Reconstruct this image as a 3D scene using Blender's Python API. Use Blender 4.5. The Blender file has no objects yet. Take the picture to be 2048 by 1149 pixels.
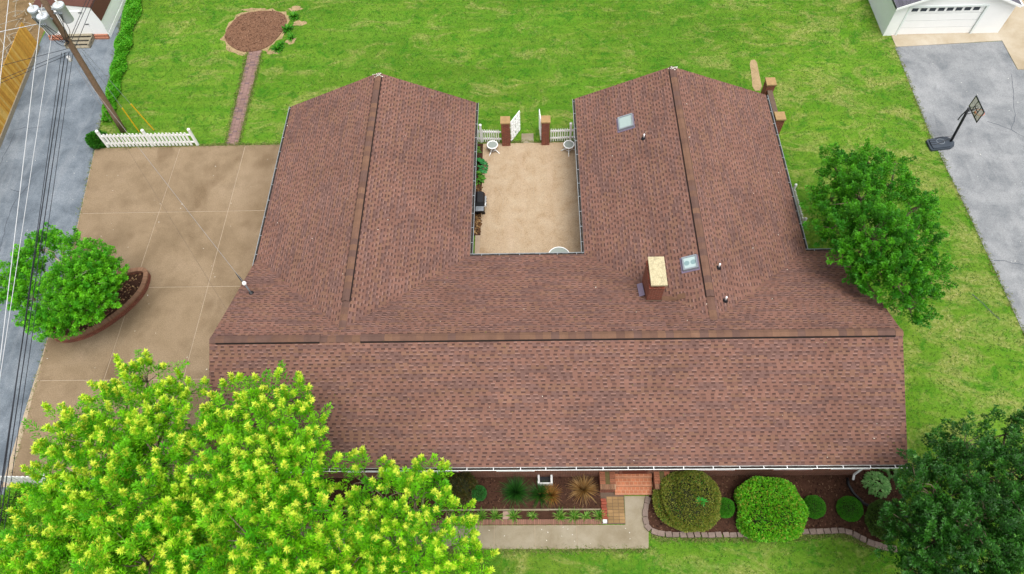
import bpy, math, random
import numpy as np
from mathutils import Vector, Matrix
random.seed(7); RNG = np.random.default_rng(7)
scene = bpy.context.scene
COL = scene.collection

# ------------------------------------------------------------------ camera
CAM = np.array([-0.148, -12.204, 28.031])
AR = np.array([0.99954, 0.00252, -0.03027]); AU = np.array([0.01341, 0.85759, 0.51416]); AF = np.array([-0.02726, 0.51433, -0.85716])
FPX = 1387.65
cd = bpy.data.cameras.new('camera'); cam = bpy.data.objects.new('camera', cd); COL.objects.link(cam)
cd.sensor_width = 36; cd.lens = FPX / 2048 * 36; cd.clip_end = 600; cd.clip_start = .1
cam.matrix_world = Matrix(((AR[0], AU[0], -AF[0], CAM[0]), (AR[1], AU[1], -AF[1], CAM[1]), (AR[2], AU[2], -AF[2], CAM[2]), (0, 0, 0, 1)))
scene.camera = cam
# ------------------------------------------------------------------ light: bright overcast day
SUN_EL, SUN_AZ = math.radians(73), math.radians(150)      # azimuth clockwise from +y
w = bpy.data.worlds.new('World'); scene.world = w; w.use_nodes = True
nt = w.node_tree; bg = nt.nodes['Background']
sky = nt.nodes.new('ShaderNodeTexSky'); sky.sky_type = 'NISHITA'; sky.sun_disc = False
sky.sun_elevation = SUN_EL; sky.sun_rotation = SUN_AZ; sky.dust_density = 4.0; sky.air_density = 1.0
hs = nt.nodes.new('ShaderNodeHueSaturation'); hs.inputs['Saturation'].default_value = .12
nt.links.new(sky.outputs[0], hs.inputs['Color']); nt.links.new(hs.outputs[0], bg.inputs[0]); bg.inputs[1].default_value = .15
sd = bpy.data.lights.new('sun', 'SUN'); sd.energy = 1.4; sd.angle = math.radians(30); sd.color = (1, .96, .9)
so = bpy.data.objects.new('sun', sd); COL.objects.link(so)
sdir = Vector((math.sin(SUN_AZ) * math.cos(SUN_EL), math.cos(SUN_AZ) * math.cos(SUN_EL), math.sin(SUN_EL)))
so.rotation_euler = (-sdir).to_track_quat('-Z', 'Y').to_euler(); so.location = sdir * 60
vs = scene.view_settings; vs.view_transform = 'Standard'; vs.look = 'None'; vs.gamma = 1; vs.use_curve_mapping = False
vs.exposure = 0.74
scene.render.engine = 'CYCLES'
scene.cycles.max_bounces = 6; scene.cycles.diffuse_bounces = 3; scene.cycles.transparent_max_bounces = 6

# ------------------------------------------------------------------ helpers
def at(x, y, z=0.0):
    d = AF + AR * (x - 1024) / FPX - AU * (y - 574.5) / FPX
    return CAM + d * ((z - CAM[2]) / d[2])
def aty(x, y, Y):
    d = AF + AR * (x - 1024) / FPX - AU * (y - 574.5) / FPX
    return CAM + d * ((Y - CAM[1]) / d[1])
KA = 0.6
def s2l(c):
    c = c / 255.0
    return c / 12.92 if c <= .04045 else ((c + .055) / 1.055) ** 2.4
def S(r, g, b, k=1.0): return np.array([s2l(r), s2l(g), s2l(b)]) * KA * k
def rgba(c): return (float(c[0]), float(c[1]), float(c[2]), 1.0)

class N:
    def __init__(s, name):
        s.m = bpy.data.materials.new(name); s.m.use_nodes = True; s.t = s.m.node_tree
        s.b = s.t.nodes['Principled BSDF']; s.pos = None
    def new(s, ty, **kw):
        n = s.t.nodes.new(ty)
        for k, v in kw.items(): setattr(n, k, v)
        return n
    def l(s, a, b): s.t.links.new(a, b)
    def P(s):
        if not s.pos: s.pos = s.new('ShaderNodeNewGeometry').outputs['Position']
        return s.pos
    def noise(s, scale, detail=3, rough=.55, vec=None, dist=0.0):
        n = s.new('ShaderNodeTexNoise'); n.inputs['Scale'].default_value = scale; n.inputs['Detail'].default_value = detail
        n.inputs['Roughness'].default_value = rough; n.inputs['Distortion'].default_value = dist
        s.l(vec if vec is not None else s.P(), n.inputs['Vector']); return n.outputs['Fac']
    def mapv(s, sc=(1, 1, 1), rot=(0, 0, 0)):
        m = s.new('ShaderNodeMapping'); m.inputs['Scale'].default_value = sc; m.inputs['Rotation'].default_value = rot
        s.l(s.P(), m.inputs['Vector']); return m.outputs[0]
    def ramp(s, fac, stops):
        r = s.new('ShaderNodeValToRGB'); e = r.color_ramp.elements
        while len(e) < len(stops): e.new(.5)
        for i, (p, c) in enumerate(stops):
            e[i].position = p; e[i].color = rgba(c) if hasattr(c, '__len__') else (c, c, c, 1)
        s.l(fac, r.inputs[0]); return r.outputs[0]
    def mix(s, fac, a, b, mode='MIX'):
        m = s.new('ShaderNodeMix', data_type='RGBA', blend_type=mode)
        for i, v in ((0, fac), (6, a), (7, b)):
            if hasattr(v, 'default_value') or hasattr(v, 'is_output'): s.l(v, m.inputs[i])
            elif i == 0: m.inputs[0].default_value = v
            else: m.inputs[i].default_value = rgba(v)
        return m.outputs[2]
    def attr(s, name='Col'): return s.new('ShaderNodeAttribute', attribute_name=name).outputs['Color']
    def bump(s, h, strength=.3, dist=.02):
        b = s.new('ShaderNodeBump'); b.inputs['Strength'].default_value = strength; b.inputs['Distance'].default_value = dist
        s.l(h, b.inputs['Height']); s.l(b.outputs[0], s.b.inputs['Normal'])
    def done(s, col, rough=.85, spec=.3, metal=0):
        if hasattr(col, 'is_output'): s.l(col, s.b.inputs['Base Color'])
        else: s.b.inputs['Base Color'].default_value = rgba(col)
        s.b.inputs['Roughness'].default_value = rough; s.b.inputs['Specular IOR Level'].default_value = spec
        s.b.inputs['Metallic'].default_value = metal
        return s.m

def simple(name, c, rough=.7, var=.12, scale=6, fine=60, bump=.15, spec=.3, metal=0, dark=None):
    n = N(name); a = n.noise(scale, 4); f = n.noise(fine, 2)
    col = n.ramp(a, [(.3, c * (1 - var)), (.7, c * (1 + var))])
    col = n.mix(.5, col, n.ramp(f, [(.3, c * (1 - var * 1.6)), (.7, c * (1 + var * 1.2))]))
    if dark is not None:
        col = n.mix(n.ramp(n.noise(scale * .45, 5, .7), [(.55, 0.0), (.75, .8)]), col, dark)
    if bump: n.bump(f, bump, .01)
    return n.done(col, rough, spec, metal)
def attrmat(name, rough=.85, fine=140, amt=.35, spec=.2, bump=.3, big=None):
    n = N(name); a = n.attr(); f = n.noise(fine, 2)
    col = n.mix(1.0, a, n.ramp(f, [(.25, 1 - amt), (.75, 1 + amt)]), 'MULTIPLY')
    if big: col = n.mix(1.0, col, n.ramp(n.noise(big[0], 4, .6), [(.3, 1 - big[1]), (.7, 1 + big[1])]), 'MULTIPLY')
    if bump: n.bump(f, bump, .006)
    return n.done(col, rough, spec)
def leafmat(name, trans=.3, rough=.55):
    n = N(name); a = n.attr()
    n.done(a, rough, .35)
    tr = n.new('ShaderNodeBsdfTranslucent'); mx = n.new('ShaderNodeMixShader'); mx.inputs[0].default_value = trans
    tc = n.mix(1.0, a, np.array([1.25, 1.2, .5]), 'MULTIPLY')
    n.l(tc, tr.inputs[0]); n.l(n.b.outputs[0], mx.inputs[1]); n.l(tr.outputs[0], mx.inputs[2])
    n.l(mx.outputs[0], n.t.nodes['Material Output'].inputs[0]); return n.m
def brickmat(name, c1, c2, mortar, bw=.2, bh=.067, msize=.012, dirt=.3):
    n = N(name); sp = n.new('ShaderNodeSeparateXYZ'); n.l(n.P(), sp.inputs[0])
    ad = n.new('ShaderNodeMath', operation='ADD'); n.l(sp.outputs[0], ad.inputs[0]); n.l(sp.outputs[1], ad.inputs[1])
    cb = n.new('ShaderNodeCombineXYZ'); n.l(ad.outputs[0], cb.inputs[0]); n.l(sp.outputs[2], cb.inputs[1])
    b = n.new('ShaderNodeTexBrick'); n.l(cb.outputs[0], b.inputs['Vector'])
    b.inputs['Color1'].default_value = rgba(c1); b.inputs['Color2'].default_value = rgba(c2); b.inputs['Mortar'].default_value = rgba(mortar)
    b.inputs['Scale'].default_value = 1; b.inputs['Mortar Size'].default_value = msize; b.inputs['Brick Width'].default_value = bw; b.inputs['Row Height'].default_value = bh
    col = n.mix(1.0, b.outputs['Color'], n.ramp(n.noise(5, 5, .65), [(.3, 1 - dirt), (.7, 1 + dirt * .5)]), 'MULTIPLY')
    inv = n.new('ShaderNodeMath', operation='SUBTRACT'); inv.inputs[0].default_value = 1; n.l(b.outputs['Fac'], inv.inputs[1])
    n.bump(inv.outputs[0], .6, .012)
    return n.done(col, .85)

class MB:
    """collects faces, with an optional colour for each face, and builds one mesh object"""
    def __init__(s): s.v = []; s.f = []; s.c = []
    def face(s, pts, c=(1, 1, 1)):
        i = len(s.v); s.v += [tuple(map(float, p)) for p in pts]; s.f.append(tuple(range(i, i + len(pts)))); s.c.append(c)
    def obox(s, o, ax, ay, az, c=(1, 1, 1), skip=()):
        o, ax, ay, az = (np.asarray(t, float) for t in (o, ax, ay, az))
        p = [o, o + ax, o + ax + ay, o + ay, o + az, o + ax + az, o + ax + ay + az, o + ay + az]
        for k, q in enumerate(((3, 2, 1, 0), (4, 5, 6, 7), (0, 1, 5, 4), (1, 2, 6, 5), (2, 3, 7, 6), (3, 0, 4, 7))):
            if k not in skip: s.face([p[j] for j in q], c)
        return s
    def box(s, x0, x1, y0, y1, z0, z1, c=(1, 1, 1)):
        return s.obox((x0, y0, z0), (x1 - x0, 0, 0), (0, y1 - y0, 0), (0, 0, z1 - z0), c)
    def prism(s, poly, z0, z1, c=(1, 1, 1), bottom=True):
        n = len(poly)
        s.face([(x, y, z1) for x, y in poly], c)
        if bottom: s.face([(x, y, z0) for x, y in poly][::-1], c)
        for i in range(n):
            a, b = poly[i], poly[(i + 1) % n]
            s.face([(a[0], a[1], z0), (b[0], b[1], z0), (b[0], b[1], z1), (a[0], a[1], z1)], c)
        return s
    def tube(s, pts, r, n=8, c=(1, 1, 1), caps=True):
        pts = [np.asarray(p, float) for p in pts]; rs = r if hasattr(r, '__len__') else [r] * len(pts)
        rings = []; prev = None
        for i, p in enumerate(pts):
            d = pts[min(i + 1, len(pts) - 1)] - pts[max(i - 1, 0)]; d = d / (np.linalg.norm(d) + 1e-9)
            if prev is None:
                a = np.cross(d, (0, 0, 1)); 
                if np.linalg.norm(a) < 1e-3: a = np.cross(d, (1, 0, 0))
            else: a = prev - d * (prev @ d)
            a = a / np.linalg.norm(a); prev = a; b = np.cross(d, a)
            rings.append([p + rs[i] * (a * math.cos(t) + b * math.sin(t)) for t in np.arange(n) * 2 * math.pi / n])
        base = len(s.v)
        for rg in rings: s.v += [tuple(q) for q in rg]
        for i in range(len(rings) - 1):
            for k in range(n):
                s.f.append((base + i * n + k, base + i * n + (k + 1) % n, base + (i + 1) * n + (k + 1) % n, base + (i + 1) * n + k)); s.c.append(c)
        if caps:
            s.f.append(tuple(base + k for k in range(n))[::-1]); s.c.append(c)
            s.f.append(tuple(base + (len(rings) - 1) * n + k for k in range(n))); s.c.append(c)
        return s
    def lathe(s, o, prof, n=20, c=(1, 1, 1), tilt=None):
        o = np.asarray(o, float); base = len(s.v)
        for r, z in prof:
            for t in np.arange(n) * 2 * math.pi / n:
                s.v.append(tuple(o + (r * math.cos(t), r * math.sin(t), z)))
        for i in range(len(prof) - 1):
            for k in range(n):
                s.f.append((base + i * n + k, base + i * n + (k + 1) % n, base + (i + 1) * n + (k + 1) % n, base + (i + 1) * n + k)); s.c.append(c)
        s.f.append(tuple(base + k for k in range(n))[::-1]); s.c.append(c)
        s.f.append(tuple(base + (len(prof) - 1) * n + k for k in range(n))); s.c.append(c)
        return s
    def mesh(s, name, mat=None, smooth=False):
        me = bpy.data.meshes.new(name); me.from_pydata(s.v, [], s.f)
        ca = me.color_attributes.new('Col', 'FLOAT_COLOR', 'CORNER')
        lens = np.array([len(f) for f in s.f]); cc = np.repeat(np.array([tuple(c)[:3] for c in s.c], float), lens, axis=0)
        ca.data.foreach_set('color', np.hstack([cc, np.ones((len(cc), 1))]).ravel().astype(np.float32))
        if smooth: me.polygons.foreach_set('use_smooth', [True] * len(s.f))
        if mat: me.materials.append(mat)
        return me
    def build(s, name, mat=None, parent=None, smooth=False, bevel=0):
        return link(name, s.mesh(name, mat, smooth), parent, bevel)
def link(name, me, parent=None, bevel=0):
    o = bpy.data.objects.new(name, me); COL.objects.link(o)
    if parent: o.parent = parent
    if bevel:
        m = o.modifiers.new('bevel', 'BEVEL'); m.width = bevel; m.segments = 2; m.limit_method = 'ANGLE'
    return o
def tag(o, label, cat, group=None):
    o['label'] = label; o['category'] = cat
    if group: o['group'] = group
    return o
def thing(name, label, cat, loc=(0, 0, 0), group=None):
    o = bpy.data.objects.new(name, None); COL.objects.link(o); o.empty_display_size = .2
    return tag(o, label, cat, group)          # parts are modelled in place
def struct(o): o['kind'] = 'structure'; return o
def stuff(o): o['kind'] = 'stuff'; return o
def jit(c, a): return np.asarray(c) * (1 + random.uniform(-a, a))
def inpoly(x, y, poly):
    r = np.zeros(len(x), bool); n = len(poly); j = n - 1
    for i in range(n):
        xi, yi = poly[i][:2]; xj, yj = poly[j][:2]
        r ^= ((yi > y) != (yj > y)) & (x < (xj - xi) * (y - yi) / (yj - yi + 1e-12) + xi); j = i
    return r
def smoothpoly(p, it=2):
    p = [np.array(q[:2], float) for q in p]
    for _ in range(it):
        o = []
        for i in range(len(p)):
            a, b = p[i], p[(i + 1) % len(p)]; o += [a * .75 + b * .25, a * .25 + b * .75]
        p = o
    return p

# ---- leaves
def leaves(name, P, D, L, W, C, mat, parent=None, fold=.25, up=None, wpos=.45):
    n = len(P); D = D / (np.linalg.norm(D, axis=1, keepdims=True) + 1e-9)
    if up is None: up = RNG.normal(size=(n, 3)) * .45 + np.array([0, 0, 1.])
    side = np.cross(D, up); side /= (np.linalg.norm(side, axis=1, keepdims=True) + 1e-9)
    nor = np.cross(side, D)
    L = np.broadcast_to(L, (n,))[:, None]; W = np.broadcast_to(W, (n,))[:, None]
    V = np.empty((n, 4, 3), np.float32)
    V[:, 0] = P; V[:, 1] = P + D * L * wpos + side * W * .5 + nor * W * fold
    V[:, 2] = P + D * L - nor * L * .12; V[:, 3] = P + D * L * wpos - side * W * .5 + nor * W * fold
    idx = (np.arange(n)[:, None] * 4 + np.array([0, 2, 1, 0, 3, 2])[None]).ravel().astype(np.int32)
    me = bpy.data.meshes.new(name); me.vertices.add(n * 4); me.vertices.foreach_set('co', V.ravel())
    me.loops.add(len(idx)); me.loops.foreach_set('vertex_index', idx)
    me.polygons.add(n * 2); me.polygons.foreach_set('loop_start', np.arange(n * 2, dtype=np.int32) * 3)
    me.update(calc_edges=True)
    ca = me.color_attributes.new('Col', 'FLOAT_COLOR', 'POINT')
    cc = np.ones((n, 4, 4), np.float32); cc[:, :, :3] = np.asarray(C)[:, None, :]
    ca.data.foreach_set('color', cc.ravel()); me.materials.append(mat)
    return link(name, me, parent)
def unit(v): return v / (np.linalg.norm(v, axis=-1, keepdims=True) + 1e-9)
def shoot_leaves(P, D, ln, k, spread, cols_base, cols_tip, ktip, tipmask, L, W, rad0=.03):
    """k leaves round each shoot and ktip leaves in a star at the tip of the masked ones"""
    n = len(P); out = []
    D = unit(D); t = RNG.uniform(0.05, 1, (n, k))
    rad = unit(RNG.normal(size=(n, k, 3))); rad = unit(rad - D[:, None] * (rad * D[:, None]).sum(-1, keepdims=True))
    pos = P[:, None] + D[:, None] * (ln[:, None] * t)[..., None] + rad * (rad0 * (1.12 - t) * RNG.uniform(.1, 1, (n, k)))[..., None]
    dr = rad + D[:, None] * spread + np.array([0, 0, .1])
    cv = cols_base[:, None] * (RNG.uniform(.78, 1.22, (n, k, 1)) * (.85 + .25 * t[..., None]))
    out = [pos.reshape(-1, 3), dr.reshape(-1, 3), (L * RNG.uniform(.7, 1.2, n * k)), cv.reshape(-1, 3)]
    if ktip:
        m = np.where(tipmask)[0]; q = len(m)
        rad = unit(RNG.normal(size=(q, ktip, 3))); Dm = D[m][:, None]
        rad = unit(rad - Dm * (rad * Dm).sum(-1, keepdims=True))
        tt = RNG.uniform(.6, 1.05, (q, ktip))
        pos = P[m][:, None] + Dm * (ln[m][:, None] * tt)[..., None]
        dr = rad + Dm * RNG.uniform(.0, 1.6, (q, ktip, 1))
        ft = np.clip((tt[..., None] - .58) / .2, 0, 1); cv = (cols_tip[m][:, None] * ft + cols_base[m][:, None] * (1 - ft)) * RNG.uniform(.85, 1.15, (q, ktip, 1))
        out = [np.concatenate(z) for z in zip(out, [pos.reshape(-1, 3), dr.reshape(-1, 3), L * 1.1 * RNG.uniform(.7, 1.2, q * ktip), cv.reshape(-1, 3)])]
    return out
def curve(a, b, sag=.15, n=6, wob=.08):
    a = np.asarray(a, float); b = np.asarray(b, float); L = np.linalg.norm(b - a); o = RNG.normal(size=3) * wob * L
    return [a + (b - a) * t + (np.array([0, 0, 1]) * sag * L + o) * math.sin(math.pi * t) for t in np.linspace(0, 1, n)]
def tree(name, label, base, top, blobs, dens, k, L, W, cb, ct=None, ptip=0., ktip=0, mat=None, bark=None, spread=.6, trunk_r=.2, slen=(.3, .55), jitter=.3, group=None, bare=None, upb=.55, low=-.25, rad0=.03):
    th = thing(name, label, 'tree', group=group)
    base = np.asarray(base, float); top = np.asarray(top, float)
    tr = MB(); tr.tube(curve(base - [0, 0, .1], top, .0, 6, .03), [trunk_r * f for f in (1.35, 1, .9, .85, .8, .7)], 10)
    br = MB(); PP = []; DD = []; inner = []
    for (c, r) in blobs:
        c = np.asarray(c, float); st = base + (top - base) * random.uniform(.55, 1.0)
        br.tube(curve(st, c, .08, 7, .06), np.linspace(trunk_r * .5, .035, 7), 6)
        nn = max(8, int(dens * 7 * r * r)); d = unit(RNG.normal(size=(nn * 2, 3))); d = d[d[:, 2] > low][:nn]
        rr = r * (1 + RNG.normal(size=len(d)) * jitter) * np.where(RNG.random(len(d)) < .25, .6, .9)
        p = c + d * rr[:, None] * np.array([1, 1, .85]); PP.append(p); DD.append(d * .75 + np.array([0, 0, upb]) + RNG.normal(size=d.shape) * .25)
        for q in RNG.choice(len(p), min(len(p), 6 + int(r * 5)), replace=False):
            br.tube(curve(c, p[q], .05, 4, .08), [.03, .022, .015, .008], 5)
    P = np.concatenate(PP); D = np.concatenate(DD)
    if bare:
        keep = np.ones(len(P), bool)
        for bc, brad in bare: keep &= np.linalg.norm(P[:, :2] - np.asarray(bc)[:2], axis=1) > brad * RNG.uniform(.6, 1.1, len(P))
        P = P[keep]; D = D[keep]
    n = len(P); ln = RNG.uniform(*slen, n)
    mixv = RNG.random((n, 1)); cbs = cb[0] * (1 - mixv) + cb[1] * mixv
    cts = np.ones((n, 3)) if ct is None else ct[0] * (1 - mixv) + ct[1] * mixv
    mask = RNG.random(n) < ptip
    P2, D2, L2, C2 = shoot_leaves(P, D, ln, k, spread, cbs, cts, ktip, mask, L, W, rad0)
    tr.build('trunk', bark, th, True); br.build('branches', bark, th, True)
    leaves('crown', P2, D2, L2, L2 * W / L, C2, mat, th)
    return th
def shrub(name, label, c, rad, n, L, W, cols, mat, power=2.0, cat='shrub', group=None, stem=True, up=.35, lump=.04, bark=None, ztop=None):
    """clipped bush: leaves over a superellipsoid shell standing on the ground"""
    th = thing(name, label, cat, group=group); c = np.asarray(c, float); rad = np.asarray(rad, float)
    d = unit(RNG.normal(size=(int(n * 1.5), 3))); d = d[d[:, 2] > -.55][:n]
    s = (np.abs(d) ** power).sum(1) ** (-1 / power)
    ph = d @ RNG.normal(size=(3, 4)) * 5; lumpv = 1 + lump * np.sin(ph).sum(1)
    depth = 1 - np.abs(RNG.normal(size=len(d))) * .07
    p = c + d * s[:, None] * rad * (lumpv * depth)[:, None]; p[:, 2] = np.maximum(p[:, 2], .03)
    D = d + RNG.normal(size=d.shape) * .55 + np.array([0, 0, up])
    m = RNG.random((len(d), 1)); C = cols[0] * (1 - m) + cols[1] * m; C = C * RNG.uniform(.7, 1.3, (len(d), 1))
    if len(cols) > 2:
        q = RNG.random(len(d)) < .12; C[q] = cols[2]
    Ls = L * RNG.uniform(.7, 1.25, len(d)); leaves('foliage', p, D, Ls, Ls * W / L, C, mat, th)
    core = MB(); pr = []
    for t in np.linspace(-1, 1, 9): pr.append((max(.02, rad[0] * .84 * (1 - abs(t) ** power) ** (1 / power)), max(.02, c[2] + t * rad[2] * .84)))
    core.lathe((c[0], c[1], 0), pr, 14)
    for i, v in enumerate(core.v): core.v[i] = (v[0], c[1] + (v[1] - c[1]) * rad[1] / rad[0], v[2])
    core.build('twigs', M['twig'], th, True)
    return th
def blades(name, label, c, n, ln, W, cols, mat, cat='plant', rise=(.3, 1.2), group=None, droop=.55, seg=3):
    """strap leaves arching out from one crown"""
    th_ = None; V = []; F = []; CC = []
    c = np.asarray(c, float)
    mb = MB()
    for i in range(n):
        a = random.uniform(0, 2 * math.pi); l = ln * random.uniform(.6, 1.15); e = random.uniform(*rise)
        h = np.array([math.cos(a), math.sin(a), 0]); sd = np.array([-h[1], h[0], 0]); col = jit(cols[random.randrange(len(cols))], .25)
        o = c + h * random.uniform(0, .05); pts = []
        for j in range(seg + 1):
            t = j / seg; pts.append(o + h * l * t * math.cos(e) + np.array([0, 0, l * (t * math.sin(e) - droop * t * t * math.cos(e) * .8)]))
        for j in range(seg):
            w0 = W * (1 - (j / seg) ** 2) * .5; w1 = W * (1 - ((j + 1) / seg) ** 2) * .5
            q = [pts[j] - sd * w0, pts[j] + sd * w0, pts[j + 1] + sd * w1, pts[j + 1] - sd * w1]
            for k in range(4): q[k][2] = max(q[k][2], .015)
            mb.face(q, col)
    return tag(mb.build(name, mat), label, cat, group)

# ------------------------------------------------------------------ materials
M = {}
M['shingle'] = attrmat('shingle', .9, 160, .22, .15, .4, (.5, .12))
M['cap'] = attrmat('ridge_cap', .9, 120, .25, .15, .3, (3, .12))
M['vent'] = simple('vent_edge', S(40, 30, 28), .9)
M['white'] = simple('white_paint', np.array([.84, .85, .84]), .5, .04, 2, 30, .05)
M['whitedull'] = simple('weathered_white', np.array([.62, .63, .62]), .6, .1, 3, 40, .1, dark=np.array([.3, .29, .26]))
M['guttergrey'] = simple('weathered_gutter', S(176, 182, 186), .5, .12, 3, 30, .05)
M['gutter_in'] = simple('gutter_debris', S(58, 52, 48), .95, .5, 9, 40, .5, dark=S(110, 95, 80))
M['brick'] = brickmat('brick', S(150, 78, 55), S(112, 58, 45), S(170, 140, 120))
M['brickdark'] = brickmat('brick_pillar', S(172, 86, 62), S(126, 64, 50), S(176, 128, 108))
M['brickpiece'] = attrmat('brick_piece', .9, 60, .25, .2, .4)
M['mortarlight'] = simple('pale_mortar', S(190, 160, 130), .95, .15)
M['mortar'] = simple('mortar', S(120, 100, 85), .95, .2, 8, 60, .4)
M['capstone'] = simple('capstone', S(190, 156, 108), .9, .2, 7, 40, .4, dark=S(150, 125, 85))
M['limestone'] = simple('limestone', S(220, 207, 168), .9, .28, 8, 22, .6, dark=S(160, 145, 112))
M['grey'] = simple('galvanised', S(170, 178, 186), .45, .1, 3, 20, .05, .5, .3)
M['flash'] = simple('flashing', S(140, 125, 150), .5, .08, 3, 20, .05, .5)
M['black'] = simple('black_plastic', S(30, 32, 38), .45, .2, 4, 40, .05, .4)
M['slate'] = simple('hoop_base_plastic', S(70, 80, 92), .5, .15, 4, 30, .05, .4)
M['pvc'] = simple('white_pvc', np.array([.8, .8, .8]), .4, .03, 3, 20, 0)
n = N('skylight_glass'); M['skyglass'] = n.done(S(185, 205, 200), .08, .6)
n = N('acrylic'); n.b.inputs['Alpha'].default_value = .35; M['acrylic'] = n.done(S(225, 215, 170), .1, .5)
n = N('table_glass'); M['tglass'] = n.done(S(170, 180, 172), .1, .6)
M['terra'] = attrmat('terracotta', .75, 50, .18, .3, .2, (4, .15))
M['grout'] = simple('grout', S(225, 175, 140), .9, .1)
M['plank'] = attrmat('cedar_plank', .85, 30, .15, .2, .2, (5, .12))
M['weathered'] = simple('weathered_timber', S(170, 160, 138), .9, .15, 6, 40, .3)
M['pole'] = simple('pole_wood', S(160, 132, 108), .9, .3, 4, 30, .4)
M['steel'] = simple('transformer_steel', S(232, 240, 248), .45, .06, 3, 20, .03, .5)
M['cable_dark'] = simple('dark_cable', S(45, 48, 58), .6, .1, bump=0)
M['cable_light'] = simple('bare_aluminium_cable', S(235, 238, 242), .4, .05, bump=0)
M['cable_grey'] = simple('grey_cable', S(170, 165, 160), .6, .25, 3, 30, 0)
M['cable_brown'] = simple('brown_cable', S(120, 102, 86), .7, .1, bump=0)
M['yellow'] = simple('yellow_guard', S(250, 205, 40), .5, .05, bump=0)
M['orange'] = simple('orange_rim', S(235, 130, 90), .5, .05, bump=0)
M['net'] = simple('net_cord', S(225, 205, 190), .8, .05, bump=0)
M['bark'] = simple('bark', S(135, 120, 100), .95, .25, 8, 40, .5)
M['barkgrey'] = simple('grey_bark', S(190, 180, 160), .9, .2, 8, 40, .4)
M['twig'] = simple('twigs', S(48, 52, 28), .95, .3, 12, 40, .3)
M['leaf'] = leafmat('leaf', .38); M['leafdark'] = leafmat('leaf_dark', .2, .45)
M['tan'] = simple('tan_cover', S(225, 180, 150), .8, .1)
M['stone'] = attrmat('edging_stone', .95, 40, .2, .15, .5, (6, .12))
M['soffit'] = simple('soffit', np.array([.6, .58, .55]), .7, .05)
M['wood_door'] = simple('front_door', S(110, 50, 40), .5, .1)
n = N('window_glass'); M['glass'] = n.done(np.array([.03, .04, .05]), .05, .6)

def lawnmat():
    n = N('lawn')
    big = n.noise(.16, 5, .6); mid = n.noise(.75, 6, .68, None, .5); fine = n.noise(7, 5, .72); vf = n.noise(34, 3, .75)
    streak = n.noise(.9, 6, .66, n.mapv((.22, 1.7, 1), (0, 0, -.05)), .3)
    dry = n.noise(.6, 8, .74, n.mapv((.75, 1.25, 1)), .9); lush = n.noise(1.1, 7, .72, None, 1.0)
    g = n.ramp(mid, [(.3, S(80, 142, 26)), (.5, S(106, 156, 38)), (.7, S(136, 170, 56))])
    g2 = n.ramp(streak, [(.32, S(76, 140, 28)), (.48, S(108, 156, 40)), (.62, S(138, 168, 60)), (.76, S(172, 178, 100))])
    c = n.mix(.5, g, g2)
    c = n.mix(1.0, c, n.ramp(n.noise(.11, 4, .6, n.mapv((.7, 1.5, 1))), [(.35, .76), (.65, 1.1)]), 'MULTIPLY')
    c = n.mix(n.ramp(big, [(.4, 0.0), (.62, .45)]), c, S(106, 156, 46))
    c = n.mix(n.ramp(lush, [(.53, 0.0), (.61, .8)]), c, n.ramp(fine, [(.3, S(48, 118, 20)), (.7, S(84, 148, 34))]))
    # the narrow strip by the right-hand drive is drier
    sp = n.new('ShaderNodeSeparateXYZ'); n.l(n.P(), sp.inputs[0])
    mr = n.new('ShaderNodeMapRange'); mr.inputs[1].default_value = 11; mr.inputs[2].default_value = 18; n.l(sp.outputs[0], mr.inputs[0])
    mr2 = n.new('ShaderNodeMath', operation='MULTIPLY'); mr2.inputs[1].default_value = .05; n.l(mr.outputs[0], mr2.inputs[0])
    ad = n.new('ShaderNodeMath', operation='ADD'); n.l(dry, ad.inputs[0]); n.l(mr2.outputs[0], ad.inputs[1])
    dm = n.ramp(ad.outputs[0], [(.52, 0.0), (.6, .42), (.72, .85)])
    c = n.mix(dm, c, n.ramp(fine, [(.3, S(138, 156, 66)), (.5, S(172, 172, 96)), (.7, S(204, 192, 140))]))
    c = n.mix(1.0, c, n.ramp(fine, [(.25, .78), (.75, 1.18)]), 'MULTIPLY')
    c = n.mix(1.0, c, n.ramp(vf, [(.28, .68), (.72, 1.28)]), 'MULTIPLY')
    n.bump(vf, .7, .04)
    return n.done(c, .95, .1)
M['lawn'] = lawnmat()
def pavemat(name, base, dark, light, speck=.25, scale=.6, stain=.6, streak=None, spk=90, edge=None):
    n = N(name); a = n.noise(scale, 6, .62, None, .4); b = n.noise(scale * 3.1, 5, .65); f = n.noise(spk, 2, .6)
    c = n.ramp(a, [(.28, dark), (.5, base), (.72, light)])
    c = n.mix(n.ramp(b, [(.5, 0.0), (.72, stain)]), c, dark)
    if streak is not None:
        st = n.noise(1.2, 5, .6, n.mapv((1.6, .22, 1), (0, 0, .1))); c = n.mix(n.ramp(st, [(.5, 0.0), (.72, .6)]), c, streak)
    if edge:   # run-off stain along the foot of the wall, with a ragged border
        sp = n.new('ShaderNodeSeparateXYZ'); n.l(n.P(), sp.inputs[0]); mr = n.new('ShaderNodeMapRange'); mr.inputs[1].default_value = edge[0]; mr.inputs[2].default_value = edge[1]; n.l(sp.outputs[0], mr.inputs[0])
        mu = n.new('ShaderNodeMath', operation='MULTIPLY'); n.l(mr.outputs[0], mu.inputs[0]); n.l(n.noise(.8, 5, .6), mu.inputs[1]); c = n.mix(n.ramp(mu.outputs[0], [(.15, 0.0), (.6, .75)]), c, edge[2])
        oil = n.noise(.55, 3, .5, n.mapv((1, .55, 1), (0, 0, .6))); c = n.mix(n.ramp(oil, [(.6, 0.0), (.68, .5)]), c, edge[2])
    c = n.mix(1.0, c, n.ramp(f, [(.25, 1 - speck), (.75, 1 + speck)]), 'MULTIPLY')
    n.bump(f, .35, .006); return n.done(c, .9, .2)
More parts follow.
